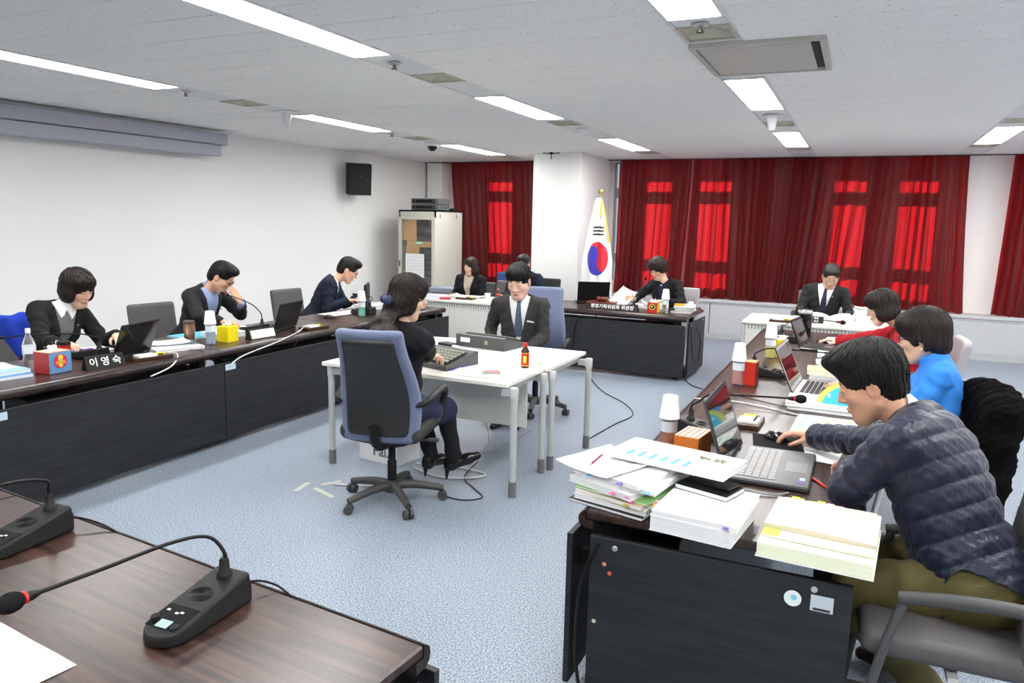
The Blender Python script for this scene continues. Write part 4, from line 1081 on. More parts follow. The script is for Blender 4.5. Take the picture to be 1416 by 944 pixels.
# --- man with his hand over his mouth
rz = R(-84)
B, hp, tp, L_ = person(dict(label='man in a dark grey jacket covering his mouth with one hand, reading with glasses', hip=(-5.66, 5.10, .53), neck=(-5.48, 5.14, 1.03), head=(-5.36, 5.21, 1.145), rz=rz, hdir=(.80, .38, -.55), hs=1.12, sw=.195, bw=1.12, fat=1.06,
    hair='man', hairm=H_black, hairx=[((0, .03, .10), (.074, .07, .04))], mat=J_dk, shirt=cloth('blue_shirt', (.30, .38, .62), .8, (200, .1, .001)), vee=(.22, .10), fine=.0045,
    wrR=(-5.02, 4.86, .80), wrL=(-5.16, 5.24, .925), fdR=(.8, .5, -.1), fdL=(-.42, -.30, .85), pnL=(-.75, .1, -.3), curlL=14, poleL=(.25, .6, -1), poleR=(0, -1, -1), glasses='dark', skin=(.62, .36, .24), legs=seated(-5.66, 5.10, rz), lmat=T_black))
pin(tp, B, tp(-.085, .15, .40), gold)
# --- man in the navy suit reading
rz = R(-62)
B, hp, tp, L_ = person(dict(label='man in a navy suit and blue tie with glasses, writing near the equipment rack', hip=(-5.66, 6.86, .53), neck=(-5.48, 7.00, 1.01), head=(-5.36, 7.12, 1.115), rz=rz, hdir=(.78, .55, -.50), hs=1.14, sw=.19, bw=1.05,
    hair='man', hairm=H_black, hairx=[((0, .04, .10), (.07, .06, .04))], mat=J_navy, shirt=Mw, tie=cloth('navy_tie', (.02, .04, .12)), vee=(.25, .09), fine=.005,
    wrR=(-5.20, 6.90, .80), wrL=(-5.20, 7.05, .80), fdR=(.6, .7, -.05), fdL=(.6, .2, 0), curlR=40, curlL=40, glasses='dark', skin=(.70, .40, .28), legs=seated(-5.66, 6.86, rz), lmat=J_navy))
# --- stenographer in the blue chair
rz = R(-6)
B, hp, tp, L_ = person(dict(label='stenographer in black with long wavy hair and a blue bow, typing', hip=(-2.47, 3.74, .54), neck=(-2.39, 3.66, 1.11), head=(-2.36, 3.70, 1.265), rz=rz, hdir=(.62, .74, -.28), hs=1.03, sw=.165, bw=.94,
    hair='long', strands=360, hairm=H_dbrown, wave=.007, hairx=[((.085, -.10, -.20), (.055, .05, .07)), ((-.09, -.09, -.20), (.06, .05, .075)), ((0, -.115, -.22), (.09, .05, .06)), ((.12, -.08, -.25), (.04, .035, .04)), ((-.12, -.08, -.25), (.045, .04, .045))], hstep=.0035, mat=cloth('black_knit', (.010, .010, .013), .95), garment='cardigan', hem=1, collar=0, fine=.0035, cstep=.006, roll=0,
    wrR=(-2.50, 4.14, .845), wrL=(-2.72, 4.17, .845), fdR=(.25, .95, -.14), fdL=(.25, .95, -.14), curlR=28, curlL=28, poleR=(.9, -.2, -1), poleL=(-.9, -.2, -1), glasses='silver', cut=.06, eyes='open',
    legs=[(np.array([-2.32, 4.08, .50]), np.array([-2.27, 4.10, .215])), (np.array([-2.52, 4.12, .49]), np.array([-2.42, 4.06, .215]))], feetw=1, feet=[(.75, .45, .38), (.2, .9, 0)], ankr=.052, lstep=.008, lmat=T_black, heel=1, shoem=M_shoe,
    barelegs=[((-2.27, 4.10, .23), (-2.26, 4.11, .15), .034, .034)]))
sk = Field(np.array([-.3, -.25, .40]), np.array([.36, .55, .72]), .009)
sk.ell(L_((-2.46, 3.74, .58)), (.19, .17, .10)); sk.cone(L_((-2.40, 3.80, .55)), L_((-2.32, 4.06, .525)), .105, .085, k=.04); sk.cone(L_((-2.52, 3.80, .55)), L_((-2.50, 4.05, .52)), .105, .085, k=.04)
link('skirt', sk.mesh('skirt'), mat('navy_tunic', (.014, .018, .06), .8, bump=(200, .3, .002)), B)
bw_ = MB(); hb = lambda a, b, c: hp(a, b, c)
f = Field(hp(0, -.13, -.04)-.12, hp(0, -.13, -.04)+.12, .003)
for sd in (-1, 1):
    f.ell(hp(sd*.034+.02, -.128, -.040), np.array((.032, .013, .026)), None, k=.004); f.ell(hp(sd*.055+.02, -.126, -.030), np.array((.014, .010, .024)), k=.01)
f.ell(hp(.02, -.137, -.038), (.011, .012, .014), k=.002)
link('hair_bow', f.mesh('bow'), mat('bow_blue', (.006, .013, .075), .6, speck=(260, (.5, .55, .7), .62, .66)), B)
# --- young man facing the camera
rz = R(196)
B, hp, tp, L_ = person(dict(label='young man in a charcoal suit and grey tie facing us at the centre table', hip=(-2.70, 6.10, .54), neck=(-2.68, 6.02, 1.045), head=(-2.66, 5.93, 1.205), rz=rz, hdir=(.06, -.90, -.34), hs=1.20, sw=.195, bw=1.08,
    hair='fringe', strands=260, hairm=H_black, mat=J_char, shirt=Mw, tie=cloth('slate_tie', (.075, .10, .15), .6), vee=(.18, .088), fine=.004, cstep=.007,
    wrR=(-2.88, 5.86, .66), wrL=(-2.50, 5.80, .66), fdR=(.5, -.8, -.3), fdL=(-.5, -.8, -.3), skin=(.72, .46, .36), lips=(.5, .2, .17),
    legs=[(np.array([-2.80, 5.62, .50]), np.array([-2.66, 5.62, .09])), (np.array([-2.55, 5.60, .50]), np.array([-2.52, 5.66, .09]))], feetw=1, feet=[(.05, -1, 0), (.35, -.95, 0)], lmat=J_char, lstep=.009))
MB().box((0, 0, 0), (.062, .006, .012), .001).build('pocket_square', M_paper, B, loc=tuple(tp(-.105, .128, .345)), rot=(R(-8), R(-10), R(12)))
# --- woman beside the rack
rz = R(183)
person(dict(label='woman with shoulder-length hair, beige turtleneck and black jacket beside the equipment rack', hip=(-5.02, 9.55, .50), neck=(-5.01, 9.50, .93), head=(-5.00, 9.47, 1.065), rz=rz, hdir=(-.30, -.92, -.08), hs=1.02, sw=.165, bust=1,
    hair='shoulder', hairm=H_brown, mat=J_black, shirt=cloth('beige_knit', (.55, .48, .38), .9), sweater=1, vee=(.10, .075), lapel=False, fine=.006, cstep=.010, eyes='open', hstep=.006, lips=(.5, .12, .12),
    wrR=(-5.18, 9.20, .66), wrL=(-4.84, 9.20, .66), legs=seated(-5.02, 9.55, rz), lmat=T_black))
# --- hidden man behind the young man
rz = R(175)
person(dict(label='man in a dark navy suit mostly hidden behind the young man', hip=(-4.22, 9.72, .50), neck=(-4.22, 9.64, .99), head=(-4.23, 9.58, 1.13), rz=rz, hdir=(.1, -.95, -.2), hs=1.04, sw=.20, bw=1.08,
    hair='man', hairm=H_grey, mat=J_navy, shirt=Mw, tie=cloth('navy_tie', (.02, .04, .12)), vee=(.25, .08), fine=.007, cstep=.011, hstep=.007, wrR=(-4.42, 9.30, .70), wrL=(-4.00, 9.32, .70), legs=seated(-4.22, 9.72, rz), lmat=J_navy))
# --- chairwoman
rz = R(172)
B, hp, tp, L_ = person(dict(label='chairwoman with short curly hair and glasses in a black suit, reading beside the flag', hip=(-2.16, 9.42, .52), neck=(-2.19, 9.36, 1.01), head=(-2.27, 9.30, 1.165), rz=rz, hdir=(-.40, -.82, -.42), hs=1.06, sw=.172, bust=1,
    hair='curly', hairm=H_brown, hstep=.005, mat=J_black, shirt=cloth('dark_blouse', (.008, .012, .035), .5), vee=(.3, .07), fine=.0055, cstep=.009, glasses='silver', lips=(.5, .12, .12),
    wrR=(-2.47, 9.02, .80), wrL=(-2.08, 8.98, .80), fdR=(-.5, -.5, .1), fdL=(-.5, -.6, .1), pnR=(.7, -.7, 0), poleR=(-1, 0, -.8), poleL=(1, 0, -1), legs=seated(-2.16, 9.42, rz), lmat=T_black))
pin(tp, B, tp(-.08, .135, .39), gold, r=.009); pin(tp, B, tp(.0, .125, .475), M_paper, 'brooch', r=.010)
# --- grey-haired man
rz = R(178)
B, hp, tp, L_ = person(dict(label='grey-haired man with glasses in a dark three-piece suit at the rear right white desk', hip=(-.36, 9.80, .52), neck=(-.33, 9.76, 1.02), head=(-.29, 9.68, 1.15), rz=rz, hdir=(.12, -.85, -.48), hs=1.13, sw=.20, bw=1.1,
    hair='man', hairm=H_grey, mat=J_dk, shirt=Mw, tie=cloth('purple_tie', (.035, .025, .055)), vee=(.3, .09), fine=.0055, cstep=.009, glasses='silver', skin=(.66, .40, .28),
    wrR=(-.58, 9.42, .74), wrL=(-.06, 9.40, .74), fdR=(.6, -.7, 0), fdL=(-.6, -.7, 0), legs=seated(-.36, 9.80, rz), lmat=T_black))
pin(tp, B, tp(-.085, .15, .42), M_silver)
# --- woman in the red hoodie (faces -x)
rz = R(90)
B, hp, tp, L_ = person(dict(label='woman with a brown bob and glasses in a red hoodie, using a mouse', hip=(.50, 6.52, .53), neck=(.36, 6.56, .98), head=(.19, 6.52, 1.11), rz=rz, hdir=(-.92, -.12, -.30), hs=1.05, sw=.165, bust=1,
    hair='bob', strands=260, hairm=H_dbrown, mat=cloth('red_fleece', (.34, .012, .022), .9, (150, .3, .002)), garment='hoodie', hood=1, fine=.004, cstep=.007, glasses='silver', cut=.05,
    wrR=(-.10, 6.92, .77), wrL=(.08, 6.40, .77), fdR=(-1, .05, 0), fdL=(-.9, .2, 0), curlR=20, poleR=(.2, .5, -1), poleL=(.2, -.6, -1), lips=(.55, .15, .14), legs=seated(.50, 6.52, rz), lmat=cloth('jeans', (.05, .08, .15))))
# --- woman in the blue fleece
rz = R(88)
B, hp, tp, L_ = person(dict(label='woman with short dark hair and pearl earring in a bright blue jacket', hip=(.47, 4.50, .53), neck=(.43, 4.60, .985), head=(.345, 4.62, 1.14), rz=rz, hdir=(-.95, .16, -.20), hs=1.12, sw=.175, bust=1,
    hair='short_w', strands=380, hairm=H_dbrown, hstep=.0035, mat=cloth('blue_fleece', (.035, .22, .68), .75, (150, .25, .002)), collar=1, fine=.0035, cstep=.006, glasses='dark', cut=.05, eyes='open', skin=(.66, .41, .28),
    wrR=(.02, 4.98, .77), wrL=(.10, 4.48, .77), fdR=(-1, 0, 0), fdL=(-.9, .2, 0), poleR=(.2, .5, -1), poleL=(.3, -.5, -1), legs=seated(.47, 4.50, rz), lmat=T_black))
MB().lathe([(.0001, -.006), (.005, -.004), (.0062, 0), (.005, .004), (.0001, .006)], 12).build('pearl_earring', flat('pearl', (.8, .78, .74), .2), B, 90, loc=tuple(hp(-.080, -.004, -.048)))
# --- man in the navy puffer jacket
rz = R(82)
B, hp, tp, L_ = person(dict(label='man in a quilted navy puffer jacket and olive trousers leaning on the near right desk', hip=(.44, 2.80, .56), neck=(.235, 2.96, 1.045), head=(.075, 3.00, 1.155), rz=rz, hdir=(-.90, .06, -.36), hs=1.12, sw=.195, bw=1.22, fat=1.10,
    hair='man', hairm=H_black, hstep=.003, hairx=[((0, .045, .105), (.078, .062, .042)), ((0, -.02, .06), (.09, .105, .095)), ((0, .085, .108), (.06, .034, .022))],
    mat=mat('navy_puffer', (.0075, .011, .032), .42, spec=.4, sheen=.1, bump=(1, .5, .010, (60, 60, 22))), off=.022, puff=.012, ripn=4, strands=420, swirl=.8, garment='puffer_jacket', hem=1, collar=0, fine=.003, cstep=.006, cut=.09,
    shirt=Mw, wrR=(-.115, 3.585, .785), wrL=(.045, 3.10, .80), fdR=(-.97, .16, -.02), fdL=(-.35, .75, -.1), curlR=24, curlL=48, sfR=.03, sfL=.05, poleR=(.3, .7, -1), poleL=(-.5, -.75, -.8),
    skin=(.60, .33, .22), beard=1, lips=(.42, .17, .14),
    legs=[(np.array([.06, 3.00, .50]), np.array([.30, 3.08, .10])), (np.array([.03, 2.70, .50]), np.array([.36, 2.84, .10]))], feetw=1, feet=[(-.9, .3, 0), (-.9, .3, 0)], lmat=mat('olive_corduroy', (.085, .070, .020), .8, bump=(1, .5, .002, (60, 60, 400))), lstep=.008, shoem=flat('brown_shoe', (.03, .012, .01), .5)))
# ------------------------------------------------------------ things on the desks
ZD = .7205; ZT = .7305
def sheet(label, x, y, rz, w, d, z=ZD, m=None, name='paper_sheet', cat='paper', curl=0., group=None, th=.0012, lines=0):
    """slightly waved sheet with thickness"""
    n = 10; v = []; f = []
    for s_ in (0, 1):
        for j in range(n+1):
            for i in range(n+1):
                u, q = i/n-.5, j/n-.5
                zz = curl*(4*u*u)**1.5*(1+.4*q)+.0006*math.sin(i*1.3+j)+(th if s_ else 0)
                v.append((u*w, q*d, zz+.0007))
    N_ = (n+1)**2
    for j in range(n):
        for i in range(n):
            a = j*(n+1)+i; f.append((a, a+n+1, a+n+2, a+1)); f.append((a+N_, a+1+N_, a+n+2+N_, a+n+1+N_))
    bd = [i for i in range(n+1)]+[j*(n+1)+n for j in range(1, n+1)]+[n*(n+1)+i for i in range(n-1, -1, -1)]+[j*(n+1) for j in range(n-1, 0, -1)]
    for i in range(len(bd)): a, b = bd[i], bd[(i+1) % len(bd)]; f.append((a, b, b+N_, a+N_))
    o = MB().add(v, f).build(name, m or M_paper, None, 60, (x, y, z), (0, 0, rz)); tag(o, label, cat, group)
    if lines:
        mb = MB()
        for k in range(lines): mb.box((-.02*w*(k % 3), d*(.42-.84*k/lines), th+.0018), (w*(.8-.1*(k % 3)), .0022, .0003))
        tag(mb.build('printed_lines', flat('print_grey', (.45, .45, .47), .8), o), kind='stuff')
    return o
def booklet(label, x, y, z, rz, w, d, th, cover=None, name='booklet', cat='booklet', group=None, spine=None, tabs=()):
    t = thing(name, label, cat, (x, y, z), rz, group)
    cv = cover or M_paper
    MB().box((0, 0, th/2), (w-.004, d-.004, th-.0022)).build('pages', M_paperl, t)
    MB().box((0, 0, th-.0008), (w, d, .0014)).build('cover', cv, t)
    MB().box((0, 0, .0008), (w, d, .0014)).build('back_cover', cv, t)
    for tx, ty, c in tabs:
        MB().box((tx*w, ty*d, th*.6), (.018, .022, .0016)).build('index_tab', c, t)
    return t
c_blue = flat('blue_cover', (.08, .28, .60), .5); c_cyan = flat('cyan_cover', (.02, .38, .62), .4); c_green = flat('green_cover', (.25, .50, .15), .5); c_tan = flat('tan_cover', (.60, .42, .22), .6)
c_pink = flat('pink_tab', (.85, .12, .42), .5); c_purple = flat('purple_tab', (.16, .08, .45), .5); c_lime = flat('lime_tab', (.60, .85, .08), .5); c_bl = flat('blue_tab', (.10, .40, .80), .5); c_yel = flat('yellow_card', (.85, .70, .02), .5)
c_pinkl = flat('light_pink_tab', (.9, .42, .48), .5); c_olive = flat('olive_tab', (.5, .42, .05), .5); c_ivory = flat('ivory_page', (.60, .51, .44), .7); c_lblue = flat('light_blue_cover', (.30, .52, .80), .5); c_or = flat('orange_card', (.70, .20, .03), .5)

def mic_unit(label, x, y, rz, path, stem=(0, .105), z=ZD, foam=True, small=False, group='conference microphones', cord=None):
    """front (speaker side) is local -y; path: world points of the gooseneck after its socket"""
    t = thing('desk_microphone', label, 'microphone', (x, y, z), rz, group)
    w, l = (.065, .14)
    if not small:
        def fn(X, Y, Z):
            hgt = .030+(Y+l)/(2*l)*.052
            yy = np.maximum(-(Y+.075), 0); wid = w-.004-.35*np.clip(Z, 0, .1)*.3
            rx = np.abs(X)-wid; d2 = np.sqrt(np.maximum(X*X+yy*yy, 1e-9))-wid
            side = np.where(Y < -.075, d2, rx)
            q = np.maximum(side, np.maximum(Y-l, -(Y+l)))
            top = (Z-hgt)*.96
            a, b2 = q+.008, np.maximum(top, -Z)+.008
            return np.minimum(np.maximum(a, b2), 0)+np.sqrt(np.maximum(a, 0)**2+np.maximum(b2, 0)**2)-.008
        sdf_obj('base', fn, (-.09, -.16, -.01), (.09, .16, .10), .005, M_mic, t)
        tl = math.atan(.052/.28)
        Mt = Matrix.Translation((0, -.068, .030+(l-.068)/(2*l)*.052+.0008)) @ Matrix.Rotation(tl, 4, 'X')
        MB().box((0, .002, 0), (.094, .082, .002), .001, M=Mt).build('control_panel', M_blackg, t)
        MB().box((0, -.025, .002), (.036, .026, .002), .0008, M=Mt).build('display', flat('lcd', (.32, .42, .42), .2), t)
        for q in ((-.034, -.018), (.034, -.026)): MB().lathe([(.011, 0), (.010, .010 if q[0] < 0 else .003)], 16, M=Mt @ Matrix.Translation((q[0], q[1], .001))).build('knob' if q[0] < 0 else 'button', M_black, t, 40)
        for q in ((-.03, .02), (.0, .015), (.012, .02)): MB().box((q[0], q[1], .0016), (.010, .006, .0008), M=Mt).build('key_mark', flat('mark_grey', (.45, .45, .45), .5), t)
        Mg = Matrix.Translation((0, .025, .030+(l+.025)/(2*l)*.052+.0002)) @ Matrix.Rotation(tl, 4, 'X')
        g = MB()
        for k, r_ in enumerate((.008, .014, .020, .026, .032)):
            g.tube([(r_*math.cos(a), r_*math.sin(a)*.8, .0006) for a in np.linspace(0, 2*math.pi, 25)], .0011, 5, cap=False)
        g.v = [tuple(Mg @ Vector(q)) for q in g.v]
        tag(g.build('speaker_grille', M_black, t, 60), kind='stuff')
        zt = .030+(l+stem[1])/(2*l)*.052
    else:
        MB().box((0, 0, .03), (.09, .09, .06), .01).build('base', M_black, t); zt = .058
    MB().lathe([(.021, 0), (.019, .012), (.014, .016), (.012, .045), (.009, .05)], 16).build('socket', M_black, t, 50, loc=(stem[0], stem[1], zt-.002))
    c, s_ = math.cos(-rz), math.sin(-rz)
    pts = [(stem[0], stem[1], zt+.03), (stem[0], stem[1], zt+.065)]
    for p in path:
        dx, dy = p[0]-x, p[1]-y; pts.append((c*dx-s_*dy, s_*dx+c*dy, p[2]-z))
    g = MB().tube(pts, [.0075]+[.0048]*(len(pts)-1), 8, smooth=6).build('gooseneck', M_black, t, 80)
    a, b = Vector(pts[-2]), Vector(pts[-1]); d = (b-a).normalized(); Mr = Matrix.Translation(b) @ d.to_track_quat('Z', 'Y').to_matrix().to_4x4()
    MB().lathe([(.006, -.03), (.011, -.012), (.011, 0)], 14, M=Mr).build('mic_sleeve', M_black, t, 50)
    MB().lathe([(.0135, 0), (.0135, .006)], 14, M=Mr).build('red_ring', M_red, t, 50)
    R_ = .021 if foam else .012
    MB().lathe([(.010, .006)]+[(R_*math.sin(q)**.7, .030+(-math.cos(q))*.026) for q in np.linspace(.5, math.pi-.02, 9)], 16, M=Mr).build('foam_windscreen' if foam else 'mic_head', M_blackf, t, 80)
    if cord: MB().tube([(0, .135, .02)]+[(c*(p[0]-x)-s_*(p[1]-y), s_*(p[0]-x)+c*(p[1]-y), p[2]-z) for p in cord], .003, 6, smooth=6).build('cord', M_black, t, 80)
    return t
mic_unit('desk microphone with long bent gooseneck, in the centre of the foreground desk', -1.425, 1.255, R(2), [(-1.455, 1.335, .905), (-1.47, 1.24, .925), (-1.475, 1.05, .935), (-1.47, .88, .95)], cord=[(-1.40, 1.43, .755), (-1.36, 1.47, .735), (-1.30, 1.47, .71)])
mic_unit('desk microphone cut off at the left edge of the foreground desk', -2.24, 1.34, R(4), [(-2.22, 1.42, .90), (-2.22, 1.32, .925), (-2.22, 1.14, .93), (-2.22, .96, .93)], cord=[(-2.20, 1.50, .755), (-2.12, 1.53, .735), (-2.02, 1.53, .71)])
mic_unit('desk microphone before the man in the puffer jacket, beside the orange box', -.595, 3.555, R(72), [(-.64, 3.585, .885), (-.58, 3.585, .925), (-.40, 3.60, .935), (-.22, 3.62, .94)], stem=(0, .085))
mic_unit('desk microphone beside the red carton and silver laptop', -.49, 5.26, R(78), [(-.575, 5.29, .875), (-.50, 5.30, .905), (-.30, 5.32, .905), (-.13, 5.34, .90)])
mic_unit('desk microphone at the far end of the right desk beside the black tumbler', -.47, 6.98, R(80), [(-.55, 7.03, .86), (-.48, 7.3, .885), (-.30, 7.45, .88), (-.12, 7.5, .865)])
mic_unit('microphone with bent gooseneck behind the black name plate, far left', -4.80, 3.43, R(-80), [(-4.70, 3.40, .885), (-4.76, 3.34, .905), (-4.98, 3.18, .90), (-5.12, 3.05, .885)], foam=False)
mic_unit('microphone on a thin gooseneck before the man covering his mouth', -4.72, 4.92, R(-90), [(-4.63, 4.92, .90), (-4.70, 4.90, .965), (-4.84, 4.86, 1.02), (-4.92, 4.83, 1.045)], foam=False)
mic_unit('small microphone on a straight gooseneck before the chairwoman', -2.37, 8.62, R(180), [(-2.36, 8.66, .90), (-2.31, 8.70, 1.00), (-2.285, 8.72, 1.055)], stem=(0, 0), small=True, foam=False)
mic_unit('microphone standing among papers at the far end of the left row', -4.72, 6.50, R(-90), [(-4.64, 6.55, .86), (-4.60, 6.50, .905), (-4.70, 6.40, .93)], foam=False)

def pet_bottle(label, x, y, tint=None, cups=1, label_c=None, z=ZD, k=1.0, group='water bottles', cap=False):
    t = thing('water_bottle', label, 'bottle', (x, y, z), random.uniform(0, 6), group)
    gl = mat('pet_clear', (.93, .95, .96), .08, trans=.9, ior=1.2)
    r = .034*k
    prof = [(.006, .004), (r*.8, .0), (r, .008)]
    for q in range(5): prof += [(r, .02+q*.022), (r*.95, .026+q*.022), (r, .032+q*.022)]
    prof += [(r, .135), (r*.80, .165), (r*.42, .19), (.013, .20), (.013, .215)]
    MB().lathe([(a, b*k) for a, b in prof], 20).build('bottle_body', gl, t, 50)
    if tint: MB().lathe([(.004, .006*k), (r*.86, .006*k), (r*.88, .085*k), (.004, .086*k)], 18).build('tinted_fill', flat('tint_'+tint[0], tint[1], .15), t, 50)
    MB().lathe([(r*1.015, .088*k), (r*1.02, .132*k)], 20).build('wrapper', label_c or flat('wrap_white', (.70, .76, .82), .4), t, 60)
    if cap: MB().lathe([(.0155, .205*k), (.0155, .228*k), (.014, .231*k)], 16).build('cap', flat('cap_white', (.85, .85, .86), .4), t, 50)
    for c in range(cups):
        z0 = .142*k+c*.012
        o = MB().lathe([(.041*k, z0), (.0425*k, z0+.003), (.041*k, z0+.006), (.030*k, z0+.092*k), (.026*k, z0+.094*k), (.002, z0+.092*k)], 24).build('paper_cup', flat('cup_white', (.86, .86, .85), .6), None, 50, (x, y, z))
        tag(o, 'white paper cup %supside down on ' % ('' if cups == 1 else ['lower, ', 'topmost, '][c])+label.replace('plastic water bottle', 'the bottle').replace('clear ', ''), 'cup', 'paper cups on bottles')
    return t
pet_bottle('clear plastic water bottle with a green-blue wrapper beside the orange box', -.705, 3.24, ('amber', (.55, .16, .06)), k=1.08)
pet_bottle('water bottle with painted-in red reflection beside the red carton', -.64, 4.88, ('rose', (.62, .20, .20)), k=1.08, cups=2)  # red reflection is put into the colour of the inner fill
pet_bottle('water bottle with painted-in yellow glow beside the yellow carton', -.565, 6.02, ('yellow', (.72, .62, .10)), k=1.1, cups=2)  # yellow glow comes from a coloured core, not from any light
pet_bottle('plastic water bottle with white cap behind the red-blue tissue box', -4.78, 3.02, None, cups=0, cap=True, k=1.12)
pet_bottle('plastic water bottle between copper tumbler and yellow box', -4.56, 4.30, ('blue', (.35, .48, .62)), k=1.1)
pet_bottle('plastic water bottle behind the stenographer, far left row', -4.60, 6.33, ('green', (.10, .42, .30)), k=1.1)
pet_bottle('plastic water bottle beside the chairwoman\'s red carton', -1.97, 8.50, None, cups=2, k=1.1)

def carton(label, x, y, rz, w, d, h, m, z=ZD, top=None, tissue=False, name='tissue_box', cat='box', face=None):
    t = thing(name, label, cat, (x, y, z), rz)
    MB().box((0, 0, h/2), (w, d, h), .002).build('carton', m, t)
    if top: MB().box((0, 0, h+.0006), (w-.004, d-.004, .0012)).build('top_face', top, t)
    if face: MB().box((0, -d/2-.0006, h/2), (w-.006, .0012, h-.006)).build('front_face', face, t)
    if tissue:
        sdf_obj('tissue', lambda X, Y, Z: (np.sqrt((X/1.6)**2+(Y*(1+.0))**2+((Z-h-.01)/1.2)**2)-.020+.010*np.sin(X*160+Z*90)*np.sin(Y*150+2)+.006*np.sin(Z*260)), (-.06, -.05, h-.01), (.06, .05, h+.06), .003, M_paper, t)
    return t
t = carton('red and blue tissue box with a bowl of fruit on its side', -4.555, 3.02, R(93), .155, .135, .135, flat('box_red', (.42, .035, .03), .45), top=flat('peach', (.75, .45, .32), .5), face=flat('box_blue', (.10, .27, .47), .45), tissue=True)
F_ = Matrix.Rotation(R(90), 4, 'X')
MB().lathe([(.046, 0), (.043, .002)], 24, M=F_).build('printed_plate', flat('plate_magenta', (.55, .02, .13), .5), t, loc=(.0, -.0690, .075))
for nm_, px, pz, r_, c_ in (('printed_banana', 0, .098, .018, (.85, .65, .05)), ('printed_apple', .0, .078, .014, (.45, .60, .05)), ('printed_orange', -.022, .068, .012, (.85, .25, .03)), ('printed_orange', .022, .068, .012, (.85, .25, .03)), ('printed_lemon', .0, .050, .014, (.85, .68, .05))):
    MB().lathe([(r_, 0), (r_*.9, .0012)], 14, M=F_).build(nm_, flat('fruit%d' % int(c_[1]*100), c_, .5), t, loc=(px, -.0712, pz))
carton('bright yellow tissue box between the bottle and the name plate', -4.545, 4.46, R(92), .115, .115, .125, flat('box_yellow', (.82, .68, .01), .45), tissue=True)
t = carton('small red and yellow tissue box before the chairwoman', -2.10, 8.48, R(-2), .115, .115, .115, flat('box_red2', (.50, .02, .015), .45), tissue=True)
MB().box((.0585, 0, .0575), (.0012, .110, .110)).build('yellow_side', c_yel, t)
MB().lathe([(.036, 0), (.034, .0015)], 22, M=F_).build('printed_emblem', flat('emblem_green', (.35, .55, .08), .5), t, loc=(0, -.058, .066))
MB().lathe([(.026, 0), (.024, .0008)], 18, M=F_).build('printed_emblem', flat('emblem_dark', (.05, .03, .01), .5), t, loc=(0, -.0594, .066))
MB().lathe([(.011, 0), (.010, .0008)], 12, M=F_).build('printed_emblem', flat('emblem_yellow', (.8, .45, .05), .5), t, loc=(-.005, -.0602, .070))
t = carton('orange cardboard box with striped lid beside the big paper stack', -.575, 3.12, R(-8), .105, .17, .135, c_or, top=flat('lid_cream', (.85, .62, .50), .5), name='cardboard_box')
for k in range(4): MB().box((-.036+.024*k, 0, .1368), (.007, .166, .0006)).build('lid_stripe', flat('stripe_red', (.75, .12, .03), .5), t)
carton('slim red carton beside the bottle and microphone', -.565, 4.93, R(-5), .07, .10, .15, flat('box_red3', (.58, .03, .012), .45), name='carton', tissue=False, top=flat('top_orange', (.8, .35, .10), .5))
carton('small yellow carton with tissue beside the yellow bottle', -.49, 6.12, R(-4), .075, .09, .135, flat('box_yellow', (.82, .68, .01), .45), name='carton', tissue=True)

def nameplate(label, x, y, rz, w, txt, size=.05, z=ZD, dark=True, blank=False, h=.075, dp=.07, group='name plates'):
    t = thing('name_plate', label, 'name plate', (x, y, z), rz, group)
    MB().prism([(-dp/2, 0), (dp/2, 0), (.004, h), (-.004, h)], w, Matrix.Rotation(R(90), 4, 'Z')).build('plate', M_black, t)
    an = math.atan(h/(dp/2-.004))
    M = Matrix.Translation((0, -dp/2*.52, h*.48)) @ Matrix.Rotation(an, 4, 'X')
    if blank: MB().box((0, 0, .003), (w-.03, h*.82, .002), M=M).build('blank_card', M_paper, t)
    else: lettering(txt, size, M_paper, t, M @ Matrix.Translation((0, 0, .0022)), bold=.0008)
    return t
nameplate('black name plate with three white syllables at the far left woman', -4.42, 3.27, R(80), .25, '이 영 숙', .062, h=.085)
nameplate('white blank name plate on the left row beside the laptop', -4.44, 4.72, R(86), .28, '', blank=True, h=.085)
nameplate('long black name plate with white letters before the chairwoman', -2.57, 8.42, R(-2.5), .62, '행정기획위원회 위원장', .056, h=.07)
nameplate('black name plate before the grey-haired man', -.40, 8.55, R(2), .22, '위 원', .060, h=.07)

